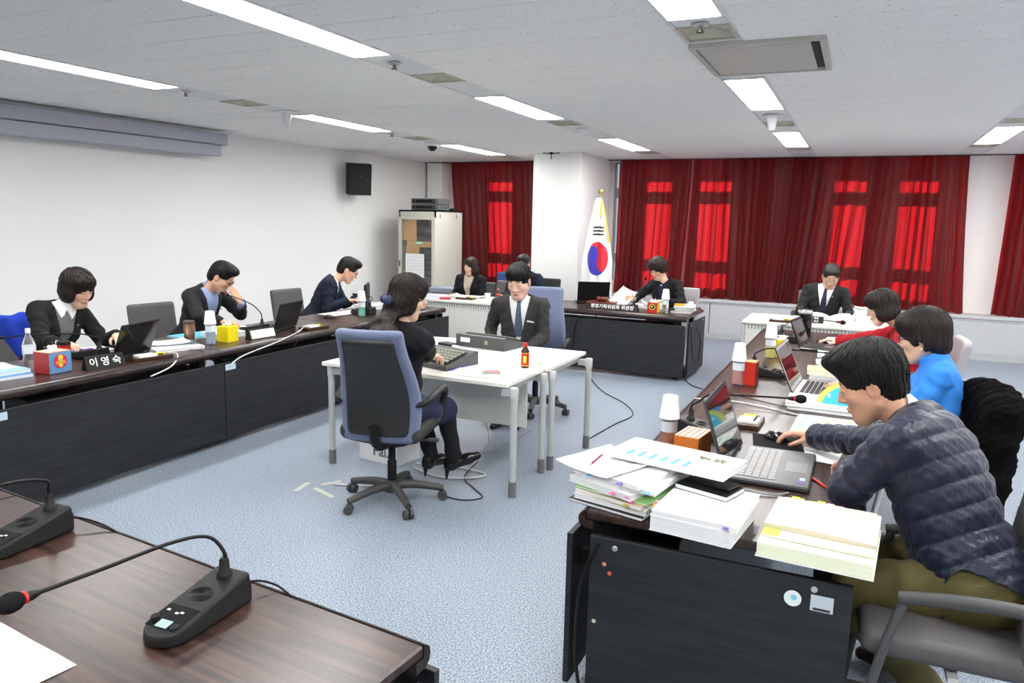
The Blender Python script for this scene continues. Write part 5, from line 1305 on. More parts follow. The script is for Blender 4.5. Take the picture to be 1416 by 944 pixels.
def laptop(label, x, y, rz, w, d, open_deg, z=ZD, body=None, lid=None, name='laptop', keyc=None, group='laptops', screen=None, bezel=None):
    """hinge along local x at y=0, keyboard toward -y (user at -y); screen leans back by open_deg from horizontal"""
    t = thing(name, label, 'laptop', (x, y, z), rz, group)
    body = body or M_silver; lid = lid or M_black
    MB().box((0, -d/2, .011), (w, d, .020), .005).build('base', lid, t)
    dk = MB().box((0, -d/2, .0215), (w-.008, d-.008, .002), .001).build('deck', body, t)
    kb = MB(); kw = w*.86/14
    for r_ in range(5):
        for c in range(14): kb.box((-w*.43+kw*(c+.5), -d*.16-r_*kw*.98, .0238), (kw*.82, kw*.80, .003), .0008)
    tag(kb.build('keys', keyc or M_black, dk), kind='stuff')
    MB().box((0, -d*.80, .0228), (w*.28, d*.26, .0008)).build('touchpad', flat('touchpad_grey', (.14, .14, .14), .3), dk)
    a = R(180-open_deg)      # lid leans back, away from the user
    h = d*.98
    MB().box((0, -h/2, .0), (w, h, .008), .003, M=Matrix.Translation((0, .004, .022)) @ Matrix.Rotation(-a, 4, 'X')).build('lid', lid, t)
    Ms = Matrix.Translation((0, .004, .022)) @ Matrix.Rotation(-a, 4, 'X')
    MB().box((0, -h/2, -.0046), (w-.006, h-.006, .0012), M=Ms).build('bezel', bezel or M_black, t)
    MB().box((0, -h/2-.004, -.0056), (w-.04, h-.05, .001), M=Ms).build('screen', screen or mat('screen_gloss', (.015, .015, .018), .06), t)
    for s_ in (-1, 1): MB().lathe([(.008, -.02), (.008, .02)], 10, M=Matrix.Translation((s_*w*.36, .002, .018)) @ Matrix.Rotation(R(90), 4, 'Y')).build('hinge', M_greyd, t, 40)
    return t
t = laptop('large black laptop with grey keyboard, open before the puffer jacket man', -.41, 3.20, R(90), .49, .31, 71, body=flat('deck_grey', (.12, .12, .125), .4, metal=.5), keyc=flat('key_silver', (.26, .26, .26), .4), lid=flat('lid_dark', (.06, .06, .065), .4))
MB().box((-.19, -.275, .0232), (.028, .022, .0006)).build('sticker', c_purple, t); MB().box((-.15, -.28, .0232), (.034, .020, .0006)).build('sticker', flat('sticker_silver', (.5, .56, .6), .35), t)
t = laptop('silver laptop with red reflection, open before the woman in blue', -.285, 4.93, R(87), .46, .29, 66, body=flat('deck_silver', (.60, .60, .60), .35, metal=.4), lid=flat('lid_black2', (.03, .03, .03), .4), bezel=flat('bezel_silver', (.5, .5, .5), .35, metal=.5))
laptop('black laptop open before the woman in the red hoodie', -.36, 6.74, R(82), .38, .24, 68, lid=M_blackg, body=M_black)
t = laptop('black laptop seen from behind, before the man covering his mouth', -4.58, 5.16, R(-78), .40, .25, 72, lid=M_black, body=M_black)
laptop('black laptop standing at the left end of the chairwoman\'s desk', -3.00, 8.98, R(205), .40, .27, 74, lid=M_black, body=M_silver)
laptop('black tablet computer on a stand, before the far left woman', -4.60, 3.62, R(-80), .36, .25, 68, lid=M_blackg, body=M_black, name='tablet_computer')

# monitor beside the third man
t = thing('monitor', 'dark flat monitor seen edge-on at the far left row', 'monitor', (-4.74, 6.62, ZD), R(-60))
MB().box((0, 0, .18), (.36, .03, .26), .006).build('display_panel', M_mic, t); MB().box((0, .03, .06), (.05, .02, .10)).build('stand', M_black, t); MB().box((0, .02, .006), (.18, .14, .012), .004).build('stand_foot', M_black, t)

# trays, pens, stationery
def tray(label, x, y, rz, w=.22, d=.11, z=ZD):
    t = thing('memo_tray', label, 'tray', (x, y, z), rz, 'wooden memo trays')
    wd = mat('tray_wood', (.045, .018, .010), .35)
    MB().box((0, 0, .012), (w, d, .024), .003).build('base', wd, t)
    MB().box((-.03, 0, .030), (w*.45, d*.8, .012)).build('note_pad', M_paper, t)
    MB().box((.06, .01, .028), (w*.3, d*.5, .008)).build('sticky_notes', c_yel, t)
    MB().box((.0, -.03, .034), (w*.6, .012, .004)).build('pen_clip', M_black, t)
    return t
tray('wooden memo tray under the black tablet, far left', -4.42, 3.62, R(78), .28, .12)
tray('wooden memo tray on the left row beside the open laptop', -4.42, 5.36, R(84), .26, .12)
tray('wooden memo tray at the far end of the left row', -4.46, 7.12, R(88), .24, .12)
tray('wooden memo tray on the white desk before the woman by the rack', -4.53, 8.46, R(3), .24, .12)
tray('wooden memo tray on the white desk before the grey-haired man', -.70, 8.42, R(0), .24, .12)
tray('wooden memo tray behind the near laptop on the right desk', -.44, 3.90, R(88), .22, .12)
def pen(label, x, y, rz, m, z=ZD, l=.15):
    o = MB().lathe([(.001, 0), (.004, .012), (.0048, .02), (.0048, l-.01), (.003, l)], 10, M=Matrix.Rotation(R(90), 4, 'Y')).build('pen', m, None, 50, (x, y, z+.005), (0, 0, rz)); return tag(o, label, 'pen', 'pens')
pen('red pen on the dark desk beside the near laptop', -.02, 3.02, R(122), M_red, l=.18)
pen('blue pen on the white centre table beside the stenotype', -2.40, 4.27, R(80), flat('pen_blue', (.04, .04, .55), .3), z=ZT, l=.20)
pen('purple pen on papers before the far left woman', -5.02, 3.47, R(80), flat('pen_purple', (.25, .05, .40), .3), z=ZD+.02)
# ---- left row papers
sheet('white sheet beside the blue folder, far left edge', -4.80, 2.72, R(78), .34, .24, m=M_paper, z=ZD+.046)
booklet('blue folder stack at the far left edge of the left row', -4.68, 2.69, ZD, R(82), .40, .27, .022, c_blue, group='papers far left', cat='folder', name='folder')
booklet('light blue folder on top of the stack, far left edge', -4.70, 2.70, ZD+.0225, R(88), .38, .26, .022, c_lblue, group='papers far left', cat='folder', name='folder')
booklet('open white notes before the far left woman', -4.98, 3.55, ZD, R(80), .34, .24, .018)
booklet('white booklet with pink tab on the left row beside the tablet', -4.62, 4.00, ZD, R(70), .36, .26, .022, tabs=((.42, -.52, c_pink),))
booklet('dark folder fanned on top of the white booklet, left row', -4.66, 4.02, ZD+.0225, R(58), .34, .24, .014, flat('folder_dark', (.10, .13, .14), .5), cat='folder', name='folder')
sheet('white sheet lying on the fanned folder, left row', -4.70, 4.00, R(66), .30, .21, z=ZD+.037, curl=.012)
booklet('turquoise folder before the man covering his mouth', -4.96, 4.52, ZD, R(84), .36, .26, .012, flat('turquoise', (.10, .45, .62), .5), cat='folder', name='folder')
booklet('pile of white papers behind the yellow tissue box', -4.76, 4.62, ZD, R(80), .28, .22, .045)
booklet('white notes beside the open laptop, left row', -4.98, 4.98, ZD, R(100), .30, .22, .012)
sheet('white sheet before the man in the navy suit', -4.92, 6.50, R(85), .60, .24)
booklet('thick open booklet under the hands of the navy-suited man', -4.92, 6.98, ZD, R(70), .34, .25, .045)
booklet('white booklet at the far end of the left row', -4.68, 7.28, ZD, R(84), .36, .26, .035)
booklet('topmost white booklet at the far end of the left row', -4.64, 7.30, ZD+.0355, R(92), .38, .25, .025)
def mouse(label, x, y, rz, z=ZD, m=None):
    o = sdf_obj('computer_mouse', lambda X, Y, Z: np.maximum((np.sqrt((X/.036)**2+(Y/.060)**2+((Z-.006)/.034)**2)-1)*.034, -Z), (-.05, -.08, -.01), (.05, .08, .06), .004, m or M_blackg); o.location = (x, y, z); o.rotation_euler = (0, 0, rz)
    w = MB().lathe([(.008, -.004), (.008, .004)], 10, M=Matrix.Rotation(R(90), 4, 'Y')).build('scroll_wheel', M_greyd, o, 40, loc=(0, .032, .031)); return tag(o, label, 'mouse', 'computer mice')
mouse('black mouse under the right hand of the puffer jacket man', -.285, 3.66, R(75), ZD+.004)
mouse('black mouse under the hand of the woman in red', -.235, 6.96, R(85))
mouse('black mouse on the left row near the navy-suited man', -4.76, 6.00, R(-80))
mouse('black mouse beside the silver laptop', -.03, 5.06, R(85))
o = sdf_obj('mouse_pad', rbox_fn((0, 0, .002), (.11, .13, .003), .0025), (-.13, -.15, -.005), (.13, .15, .01), .0025, M_blackf); o.location = (-.275, 3.61, ZD); o.rotation_euler = (0, 0, R(8)); tag(o, 'black mouse pad beside the near laptop', 'mouse pad')
def tumbler(label, x, y, r, h, m, lidm, z=ZD, name='tumbler'):
    t = thing(name, label, 'tumbler', (x, y, z)); MB().lathe([(r*.82, 0), (r*.9, .004), (r, h*.8), (r, h*.84)], 24).build('cup_body', m, t, 50)
    MB().lathe([(r*1.03, h*.84), (r*1.05, h*.88), (r*1.0, h*.97), (r*.7, h), (.001, h)], 24).build('lid', lidm, t, 50); return t
tumbler('red tumbler with black lid beside the tissue box, far left', -4.66, 3.17, .040, .17, flat('tumbler_red', (.48, .02, .01), .3, metal=.3), M_black)
tumbler('copper metal tumbler beside the water bottle, left row', -4.72, 4.24, .042, .18, flat('copper', (.42, .24, .17), .3, metal=.8), flat('lid_brown', (.08, .05, .04), .4))
tumbler('tall black tumbler with glass top beside the far microphone', -.405, 7.42, .058, .25, M_blackg, mat('glass_lid', (.8, .85, .85), .05, trans=.8, ior=1.3))

# ---- right row papers
random.seed(11)
st = [('dark folder lying undermost in the tall stack at the near corner', .012, M_black, .30, .38), ('white booklet above the black folder in the tall stack', .020, M_paper, .29, .37), ('tan booklet in the lower part of the tall stack', .016, c_tan, .28, .37), ('green-edged booklet in the tall stack', .008, c_green, .29, .37), ('white booklet with pink tabs in the middle of the tall stack', .022, M_paper, .28, .36), ('white booklet with blue tab in the middle of the tall stack', .016, M_paper, .29, .36), ('white booklet with purple tab in the upper stack', .018, M_paper, .28, .36)]
z = ZD
rzs = [0, 2, -3, 1, -8, 5, -4]
offs = [(0, 0), (.005, .008), (.012, .004), (.01, .012), (-.012, .01), (.015, .02), (-.004, .018)]
tabc = [(), (), ((.30, -.52, c_olive),), ((.30, -.52, c_pink),), ((.25, -.52, c_pink), (.46, -.48, c_pink), (-.52, .2, c_pinkl)), ((.40, -.52, c_bl), (-.53, -.1, c_pinkl)), ((.25, -.53, c_purple), (-.2, -.53, c_bl))]
for (lb, th, c, w, d), rr_, (ox, oy), tb in zip(st, rzs, offs, tabc):
    booklet(lb, -.695+ox, 2.615+oy, z, R(-14+rr_), w, d, th, c, group='tall stack at the near corner', tabs=tb); z += th+.0006
o = sheet('white sheet with pink highlighter strokes on top of the tall stack', -.785, 2.61, R(-25), .26, .30, z=z, curl=.010)
for k in range(5): MB().box((-.05, .03*k-.05, .0045), (.010, .05, .0006), M=Matrix.Rotation(R(25), 4, 'Z')).build('pink_stroke', c_pink, o)
z += .006
t = booklet('white rolled booklet with pictures on top of the tall stack', -.56, 2.72, z+.008, R(-22), .46, .24, .018, group='tall stack at the near corner', tabs=())
t.rotation_euler = (0, 0, R(-12))
for k in range(6): MB().box((-.15+.045*k, -.07, .0190), (.018, .07, .0006)).build('printed_bar', flat('bar_blue', (.10, .30, .65), .6), t)
for k in range(2): MB().box((.10+.055*k, .04, .0190), (.045, .04, .0006)).build('printed_photo', mat('photo_print', (.35, .38, .25), .6, speck=(90, (.06, .07, .05), .45, .55)), t)
booklet('thick white bound book at the near edge, under the black notebook', -.405, 2.475, ZD, R(-7), .27, .30, .052, M_paper, name='book', cat='book', tabs=())
t = booklet('white booklet with purple tab under the black notebook', -.400, 2.50, ZD+.0525, R(-5), .28, .34, .018, M_paper, tabs=((.38, -.51, c_purple), (-.53, -.3, c_or), (-.53, -.2, c_pinkl)))
M_ = Matrix.Translation((0, -.05, .0185))
lettering('2014년도 주요업무 추진실적', .015, flat('ink', (.25, .25, .28), .8), t, M_, depth=.0002)
for yy in (-.032, -.068): MB().box((0, yy, .0184), (.22, .0012, .0003)).build('rule', flat('print_grey', (.45, .45, .47), .8), t)
booklet('black pocket notebook under the smartphone', -.415, 2.62, ZD+.071, R(-18), .20, .135, .018, M_black, name='notebook', cat='notebook')
t = thing('smartphone', 'black smartphone on the black notebook at the near desk', 'phone', (-.405, 2.645, ZD+.0895), R(-20)); MB().box((0, 0, .005), (.17, .088, .010), .004).build('phone_case', M_black, t); MB().box((.006, 0, .0104), (.14, .078, .0012)).build('screen', mat('phone_screen', (.02, .02, .02), .05), t); MB().box((-.078, 0, .0104), (.006, .03, .001)).build('earpiece', M_silver, t)
# thick open book
t = thing('open_book', 'thick open bound book with a beige page and green tab at the desk edge', 'book', (-.035, 2.50, ZD), R(-4))
W_, D_ = .325, .42
def pages(x0, x1, y0, y1, z0, z1, zc, m, nm_):
    pr_ = [(y0, z0), (y1, z0), (y1, z1), (y1-.10*(y1-y0), zc), (y0+.35*(y1-y0), zc+.004), (y0, z1-.004)]
    return MB().prism(pr_, x1-x0, Matrix.Translation(((x0+x1)/2, 0, 0)) @ Matrix.Rotation(R(90), 4, 'Z')).build(nm_, m, t, 30)
MB().box((0, 0, .0015), (W_+.006, D_+.006, .003)).build('cover', M_paper, t)
MB().box((0, -.02, .025), (W_, D_-.04, .044), .002).build('page_block', mat('page_block', (.84, .85, .74), .8, grain=((3, 3, 700), (.72, .80, .35), .7)), t)
MB().prism([(-W_/2, .048), (W_/2, .048), (W_/2, .066), (0, .074), (-W_/2, .070)], .27, Matrix.Translation((0, .03, 0))).build('raised_page', c_ivory, t)
MB().box((0, .185, .052), (W_-.03, .06, .006), .001).build('turned_pages', M_paper, t)
MB().box((0, -.115, .052), (W_-.004, .10, .006), .001).build('lower_pages', mat('page_stripes', (.85, .85, .80), .8, grain=((2, 130, 2), (.74, .82, .30), .9)), t)
MB().box((-W_/2+.028, -.135, .0560), (.050, .055, .0016)).build('green_tab', c_lime, t)
for k, (xx, c) in enumerate(((-.115, c_yel), (-.100, c_lime), (-.06, c_lime), (-.03, c_lime), (0, c_pinkl), (.03, c_pinkl))): MB().box((xx, .225, .050-.003*(k % 3)), (.026, .05, .0014)).build('index_tab', c, t)
t = thing('cable', 'grey usb cable with a white plug beside the near laptop', 'cable', (0, 0, 0))
MB().tube([(-.50, 2.86, .725), (-.42, 2.86, .726), (-.32, 2.86, .730), (-.22, 2.87, .726), (-.17, 2.92, .726)], .0035, smooth=6).build('wire', flat('cable_grey', (.35, .35, .35), .5), t, 70)
# sheets on the right row
t = sheet('printed timetable sheet in green and yellow on the right desk', -.075, 4.05, R(-2), .32, .40, lines=0)
for r_ in range(6):
    for c in range(5):
        if (r_*3+c*5) % 4: MB().box((-.12+.055*c, -.15+.055*r_, .0030), (.028, .030, .0003)).build('printed_cell', flat('cell_y', (.80, .75, .20), .7) if c > 1 else flat('cell_g', (.20, .62, .30), .7), t)
sheet('white sheet with blue edge under the sleeve of the puffer jacket', -.085, 3.50, R(-6), .16, .20, m=M_paper)
booklet('black binder under the papers behind the timetable sheet', -.12, 4.46, ZD, R(-3), .34, .26, .022, M_black, name='binder', cat='binder')
booklet('white papers on the black binder, right desk', -.13, 4.46, ZD+.0225, R(-1), .35, .26, .020, M_paper)
t = thing('folder', 'curved blue and lime folder standing open on the white papers', 'folder', (-.03, 4.50, ZD+.0425), R(-6))
def leaf(r_, m, dx, dy, nm_):
    poly = [(.16, 0), (-.11, 0)]+[(-.11+.13*(1-math.cos(a)), .125*r_*math.sin(a)) for a in np.linspace(.12, math.pi/2, 12)]+[(.16, .118*r_)]
    MB().prism(poly, .002, Matrix.Translation((dx, dy, 0)) @ Matrix.Rotation(R(-42), 4, 'X')).build(nm_, m, t)
leaf(1.0, c_cyan, .03, -.11, 'front_cover'); leaf(1.12, flat('lime_cover', (.50, .55, .08), .5), .0, -.095, 'inner_leaf')
MB().box((-.045, -.122, .05), (.012, .001, .02)).build('printed_mark', M_paper, t)
booklet('yellow-covered book on the right desk before the woman in blue', -.13, 5.44, ZD+.0305, R(3), .26, .24, .022, flat('cream_yellow', (.72, .55, .25), .6), name='book', cat='book')
booklet('cream book lying under the yellow-covered book', -.12, 5.42, ZD, R(2), .25, .24, .030, M_cream, name='book', cat='book')
sheet('small white notes behind the yellow book', -.10, 5.80, R(4), .20, .18, z=ZD)
o = MB().box((0, 0, .004), (.08, .08, .008)).build('sticky_pad', flat('sticky_white', (.80, .84, .88), .6), None, None, (-.11, 5.16, ZD)); tag(o, 'pale blue sticky note pad beside the silver laptop', 'note pad')
o = MB().box((0, 0, .003), (.12, .05, .006)).build('sticky_pad', c_yel, None, None, (-.10, 5.085, ZD), (0, 0, .1)); tag(o, 'yellow sticky notes under the hand of the woman in blue', 'note pad')
sheet('white printed sheet under the arm of the woman in red', -.07, 7.28, R(-3), .30, .40, lines=6)
booklet('white booklet before the woman in red', -.11, 6.42, ZD, R(2), .26, .34, .016)
o = booklet('white card with red print beside the black laptop', -.15, 6.00, ZD, R(4), .16, .20, .012); MB().box((-.02, -.04, .0125), (.06, .04, .0006)).build('red_print', flat('print_red', (.7, .15, .1), .6), o)

# ---- rear left white desk
booklet('blue folder at the left end of the rear left white desk', -4.92, 8.40, ZD, R(3), .34, .26, .030, c_lblue, cat='folder', name='folder')
booklet('white booklet on the blue folder, rear left white desk', -4.90, 8.42, ZD+.0305, R(-5), .34, .25, .020)
booklet('dark folder on top of the pile, rear left white desk', -4.88, 8.46, ZD+.051, R(4), .30, .22, .010, M_black, cat='folder', name='folder')
sheet('curled white paper before the woman beside the rack', -4.62, 8.72, R(10), .44, .26, curl=.03)
o = MB().box((0, 0, .012), (.14, .07, .024), .008).build('pencil_case', flat('case_red', (.55, .02, .06), .5), None, None, (-4.74, 8.30, ZD), (0, 0, .1)); tag(o, 'small red pouch on the rear left white desk', 'pouch')
o = MB().lathe([(.028, 0), (.038, .095), (.0395, .098), (.036, .096), (.026, .004)], 22).build('paper_cup', flat('cup_white', (.86, .86, .85), .6), None, 50, (-4.20, 8.42, ZD)); tag(o, 'white paper cup standing on the rear left white desk', 'cup')
def drink(label, x, y, z, k=1.0):
    t = thing('drink_bottle', label, 'bottle', (x, y, z), R(200), 'small red drink bottles'); r = .0245*k
    MB().lathe([(r*.9, 0), (r, .004), (r, .105*k), (r*.5, .125*k), (r*.48, .135*k)], 20).build('glass_body', flat('brown_glass', (.03, .008, .005), .1), t, 50)
    MB().lathe([(r*1.015, .012*k), (r*1.015, .092*k)], 20).build('label_band', flat('band_red', (.50, .01, .01), .35), t, 60)
    for zz in (.014, .090): MB().lathe([(r*1.03, zz*k), (r*1.03, (zz+.004)*k)], 20).build('gold_line', flat('gold_line', (.75, .55, .08), .4), t, 60)
    MB().lathe([(r*.62, .130*k), (r*.64, .132*k), (r*.62, .152*k), (r*.5, .154*k)], 16).build('cap', flat('cap_red', (.55, .03, .03), .35), t, 50)
    return t
t = drink('small brown drink bottle with red label on the centre table', -2.02, 4.64, ZT, 1.12)
MB().box((-.0, .0283, .060), (.022, .001, .05)).build('label_mark', flat('mark_yellow', (.8, .6, .05), .5), t)
drink('small red drink bottle on the rear left white desk', -4.09, 8.50, ZD, 1.0)
sheet('white papers at the right end of the rear left white desk', -3.92, 8.46, R(5), .24, .24, z=ZD, lines=4)
# ---- chair's desk
t = thing('gavel_block', 'wooden gavel block with carved feet on the chairwoman\'s desk', 'gavel block', (-2.78, 8.66, ZD), R(-2))
M_gv = mat('gavel_wood', (.16, .035, .015), .25)
MB().box((0, 0, .055), (.34, .20, .026), .008).build('block', M_gv, t)
for sx in (-1, 1):
    for sy in (-1, 1): MB().lathe([(.012, 0), (.018, .02), (.010, .045)], 12).build('foot', M_gv, t, 50, loc=(sx*.14, sy*.07, 0))
t = MB().lathe([(.018, -.07), (.028, -.066), (.030, -.045), (.022, -.038), (.026, -.01), (.026, .01), (.022, .038), (.030, .045), (.028, .066), (.018, .07)], 18, M=Matrix.Rotation(R(90), 4, 'Y')).tube([(0, .0, 0), (.02, .22, -.01)], [.009, .012], 10).build('gavel', M_gv, None, 50, (-2.76, 8.62, ZD+.0995)); tag(t, 'wooden gavel lying on its block', 'gavel')
o = sheet('white page held up in the chairwoman\'s right hand', -2.60, 8.98, R(-10), .22, .30, z=ZD+.10, curl=.02, lines=8); o.rotation_euler = (R(35), R(18), R(-12))
o = booklet('open white documents before the chairwoman', -2.28, 8.92, ZD, R(8), .36, .26, .030)
sheet('curved white page before the chairwoman', -2.22, 8.95, R(20), .28, .24, z=ZD+.036, curl=.05)
for k, (c, th) in enumerate(((M_cream, .014), (M_black, .014), (M_paper, .018), (M_black, .010), (M_paper, .016))):
    booklet(['cream booklet undermost in the pile at the right end of the chair desk', 'black folder second from the bottom in the right end pile', 'white booklet in the middle of the right end pile', 'thin black folder near the top of the right end pile', 'white booklet topmost in the right end pile'][k], -1.82+.02*(k > 1), 8.74+.03*(k > 1), ZD+sum((.0145, .0145, .0185, .0105)[:k]), R(4+5*(k % 3)), .24, .32, th, c, group='pile at the chairwoman\'s right end')
o = MB().box((0, 0, .012), (.12, .06, .024), .004).build('note_box', flat('note_orange', (.75, .35, .03), .5), None, None, (-1.84, 8.66, ZD+.0745), (0, 0, .2)); tag(o, 'orange note block on the pile beside the bottle', 'note pad')
o = MB().lathe([(.030, 0), (.032, .004), (.030, .04), (.02, .045)], 18).build('white_jar', flat('cap_white', (.85, .85, .86), .4), None, 50, (-1.735, 8.78, ZD+.0745)); tag(o, 'small white jar on the pile at the chair desk', 'jar')
# ---- rear right white desk
t = thing('open_book', 'thick open book before the grey-haired man', 'book', (-.24, 8.86, ZD), R(2))
for s_ in (-1, 1):
    pr_ = [(0, 0)]+[(s_*.26*k/10, .030+.055*math.sin(min(1, k/10*1.25)*math.pi*.62)*(1-.55*k/10)) for k in range(11)]+[(s_*.27, 0)]
    MB().prism(pr_, .30).build('page_block', M_paper, t, 40)
MB().box((0, 0, .002), (.56, .32, .004)).build('cover', M_tan if False else M_cream, t)
random.seed(4)
for k in range(8):
    booklet('white booklet in the pile right of the grey-haired man, %s' % ['undermost', 'second', 'third', 'fourth', 'fifth', 'sixth', 'seventh', 'topmost'][k], .14+random.uniform(-.012, .012), 8.72+random.uniform(-.01, .01), ZD+.0205*k, R(random.uniform(-5, 5)), .28, .34, .020, M_paper if k % 3 else M_cream, group='pile right of the grey-haired man')
sheet('loose papers lying on the pile right of the grey-haired man', .12, 8.74, R(14), .26, .30, z=ZD+.166, curl=.02)
sheet('white papers at the left end of the rear right white desk', -.86, 8.74, R(2), .30, .22, lines=3)
booklet('small white pad beside the memo tray, rear right desk', -.58, 8.70, ZD, R(3), .24, .20, .030)

# ---- centre tables
def steno(label, x, y, rz):
    t = thing('stenotype', label, 'stenotype machine', (x, y, ZT), rz, 'stenotype machines')
    MB().prism([(-.16, 0), (.16, 0), (.16, .095), (.13, .10), (-.16, .030)], .46, Matrix.Rotation(R(90), 4, 'Z')).build('case', flat('steno_grey', (.065, .065, .07), .4), t)
    al = math.atan(.07/.29); M = Matrix.Translation((0, -.03, .0665)) @ Matrix.Rotation(al, 4, 'X')
    MB().box((0, 0, .002), (.42, .21, .004), .001, M=M).build('key_bed', M_black, t)
    kb = MB()
    for r_ in range(5):
        for c in range(13): kb.box((-.186+.031*c, -.08+.040*r_, .009), (.024, .030, .012), .003, M=M)
    tag(kb.build('keys', flat('key_olive', (.20, .21, .17), .4), t), kind='stuff')
    MB().box((.14, .1615, .055), (.09, .002, .035)).build('white_label', M_paper, t)
    MB().box((-.06, .1615, .05), (.03, .002, .03)).build('maker_mark', flat('gold_mark', (.35, .30, .20), .4, metal=.5), t)
    return t
steno('grey stenotype machine under the stenographer\'s hands', -2.60, 4.46, R(-14))
steno('dark stenotype machine before the young man in the suit', -2.62, 5.33, R(172))
for i, (lb, x, y, rz, w, d) in enumerate((('broad white sheets between the two stenotypes', -2.62, 4.90, R(-4), .60, .34), ('white sheet at the right of the centre table', -2.36, 4.72, R(-12), .42, .30), ('white sheet in the middle of the near centre table', -2.30, 4.46, R(-6), .34, .26))):
    sheet(lb, x, y, rz, w, d, z=ZT+.0015*i, lines=7 if i < 2 else 0)
booklet('white notebook at the left end of the centre table', -3.06, 5.30, ZT, R(12), .34, .26, .016, name='notebook', cat='notebook')
booklet('cream notebook beside the red phone on the centre table', -2.22, 4.27, ZT, R(4), .30, .22, .010, M_cream, name='notebook', cat='notebook')
t = thing('mobile_phone', 'red and grey mobile phone on the cream notebook', 'phone', (-2.115, 4.31, ZT+.0105), R(35)); MB().box((0, 0, .006), (.12, .06, .012), .005).build('phone_body', flat('phone_grey', (.35, .34, .36), .3), t); MB().box((0, 0, .0125), (.10, .048, .003), .001).build('red_face', flat('phone_red', (.55, .05, .08), .3), t)
t = thing('eraser_box', 'small white and green box beside the drink bottle', 'box', (-1.965, 4.73, ZT), R(35)); MB().box((0, 0, .010), (.11, .06, .02), .003).build('carton', M_paper, t); MB().box((.015, 0, .0206), (.04, .058, .0008)).build('green_print', c_green, t)
t = thing('black_device', 'small black device with a white plug behind the centre papers', 'device', (-2.92, 5.16, ZT), R(-20)); MB().box((0, 0, .012), (.15, .09, .024), .006).build('case', M_black, t); MB().box((.10, -.01, .008), (.06, .03, .016), .003).build('plug', M_paper, t)
# ---- foreground
o = sheet('white sheet of paper at the bottom left corner of the foreground desk', -1.735, .875, R(-6), .42, .30, lines=5)

# ---- flag
t = thing('flag_stand', 'furled national flag on a gold-topped pole beside the pillar', 'flag', (-3.35, 10.2, 0))
MB().lathe([(.16, 0), (.16, .02), (.05, .04), (.03, .08)], 24).build('stand_base', flat('brass', (.55, .40, .12), .3, metal=.8), t, 50)
MB().lathe([(.014, .05), (.014, 2.10)], 12).build('pole', flat('brass', (.55, .40, .12), .3, metal=.8), t, 50)
MB().lathe([(.002, 2.10), (.02, 2.105)]+[(.036*math.sin(a), 2.15-.036*math.cos(a)) for a in np.linspace(.6, math.pi-.01, 9)], 18).build('gold_ball', flat('brass', (.55, .40, .12), .3, metal=.8), t, 60)
nU, nV = 170, 220
u = np.linspace(-1, 1, nU)[None, :]; v = np.linspace(0, 1, nV)[:, None]
wdt = .035+.165*np.clip(v*1.7, 0, 1)**.8+.03*v
X_ = u*wdt+.03*v-.01; Y_ = -.06-.05*v-.035*np.cos(u*1.6)+.016*np.sin(u*9+v*2)*(.3+v); Z_ = 2.06-1.48*v+.03*u*v-.06*(1-v)*u*0
co = np.stack([X_+0*Z_, Y_+0*Z_, Z_+0*X_], -1)
cx, cz, rx, rz_ = .02, 1.225, .150, .235
gx = (co[..., 0]-cx)/rx; gz = (co[..., 2]-cz)/rz_
colr = np.tile(np.array((.84, .84, .84)), (nV, nU, 1))
th = R(60); px = gx*math.cos(th)+gz*math.sin(th); pz = -gx*math.sin(th)+gz*math.cos(th)
inside = gx**2+gz**2 < 1
redm = inside & (((px > 0) | (np.hypot(px, pz+.5) < .5)) & ~(np.hypot(px, pz-.5) < .5))
colr[inside] = (.035, .03, .42); colr[redm] = (.62, .01, .03)
for zc, brk in ((1.61, (0,)), (.80, (1, 1, 1))):
    for k in range(3):
        z0 = zc+(1-k)*.048
        m_ = (np.abs(co[..., 2]-z0) < .014) & (np.abs(co[..., 0]-cx-.002) < (.075 if zc > 1 else .095))
        if zc < 1: m_ &= np.abs(co[..., 0]-cx) > .008
        colr[m_] = (.012, .012, .012)
fr = ((u > .86) & (v < .42) & (v > .02)) | ((u < -.80) & (v > .82)) | (v > .985)
colr[np.broadcast_to(fr, (nV, nU))] = (.75, .48, .05)
idx = np.arange(nU*nV).reshape(nV, nU); q = np.stack([idx[:-1, :-1], idx[1:, :-1], idx[1:, 1:], idx[:-1, 1:]], -1).reshape(-1, 4)
back = co.copy(); back[..., 1] += .035+.03*np.cos(u*1.6)
V_ = np.concatenate([co.reshape(-1, 3), back.reshape(-1, 3)]); n_ = nU*nV
ring = list(idx[0, :])+list(idx[1:, -1])+list(idx[-1, ::-1][1:])+list(idx[::-1, 0][1:-1])
es = [(int(ring[i]), int(ring[(i+1) % len(ring)]), int(ring[(i+1) % len(ring)])+n_, int(ring[i])+n_) for i in range(len(ring))]
me = bpy.data.meshes.new('flag_cloth'); me.from_pydata(V_.tolist(), [], q.tolist()+(q[:, ::-1]+n_).tolist()+es); me.polygons.foreach_set('use_smooth', [True]*len(me.polygons)); me.update()
set_col(me, np.concatenate([colr.reshape(-1, 3)]*2))
link('flag_cloth', me, mat('flag_satin', (.8, .8, .8), .42, attr=True, sheen=.2), t)
MB().tube([(.02, -.05, 2.05), (.05, -.10, 1.95), (.055, -.11, 1.80)], [.008, .014, .018], 10, smooth=4).build('gold_tassel', flat('tassel', (.75, .48, .05), .6), t, 60)

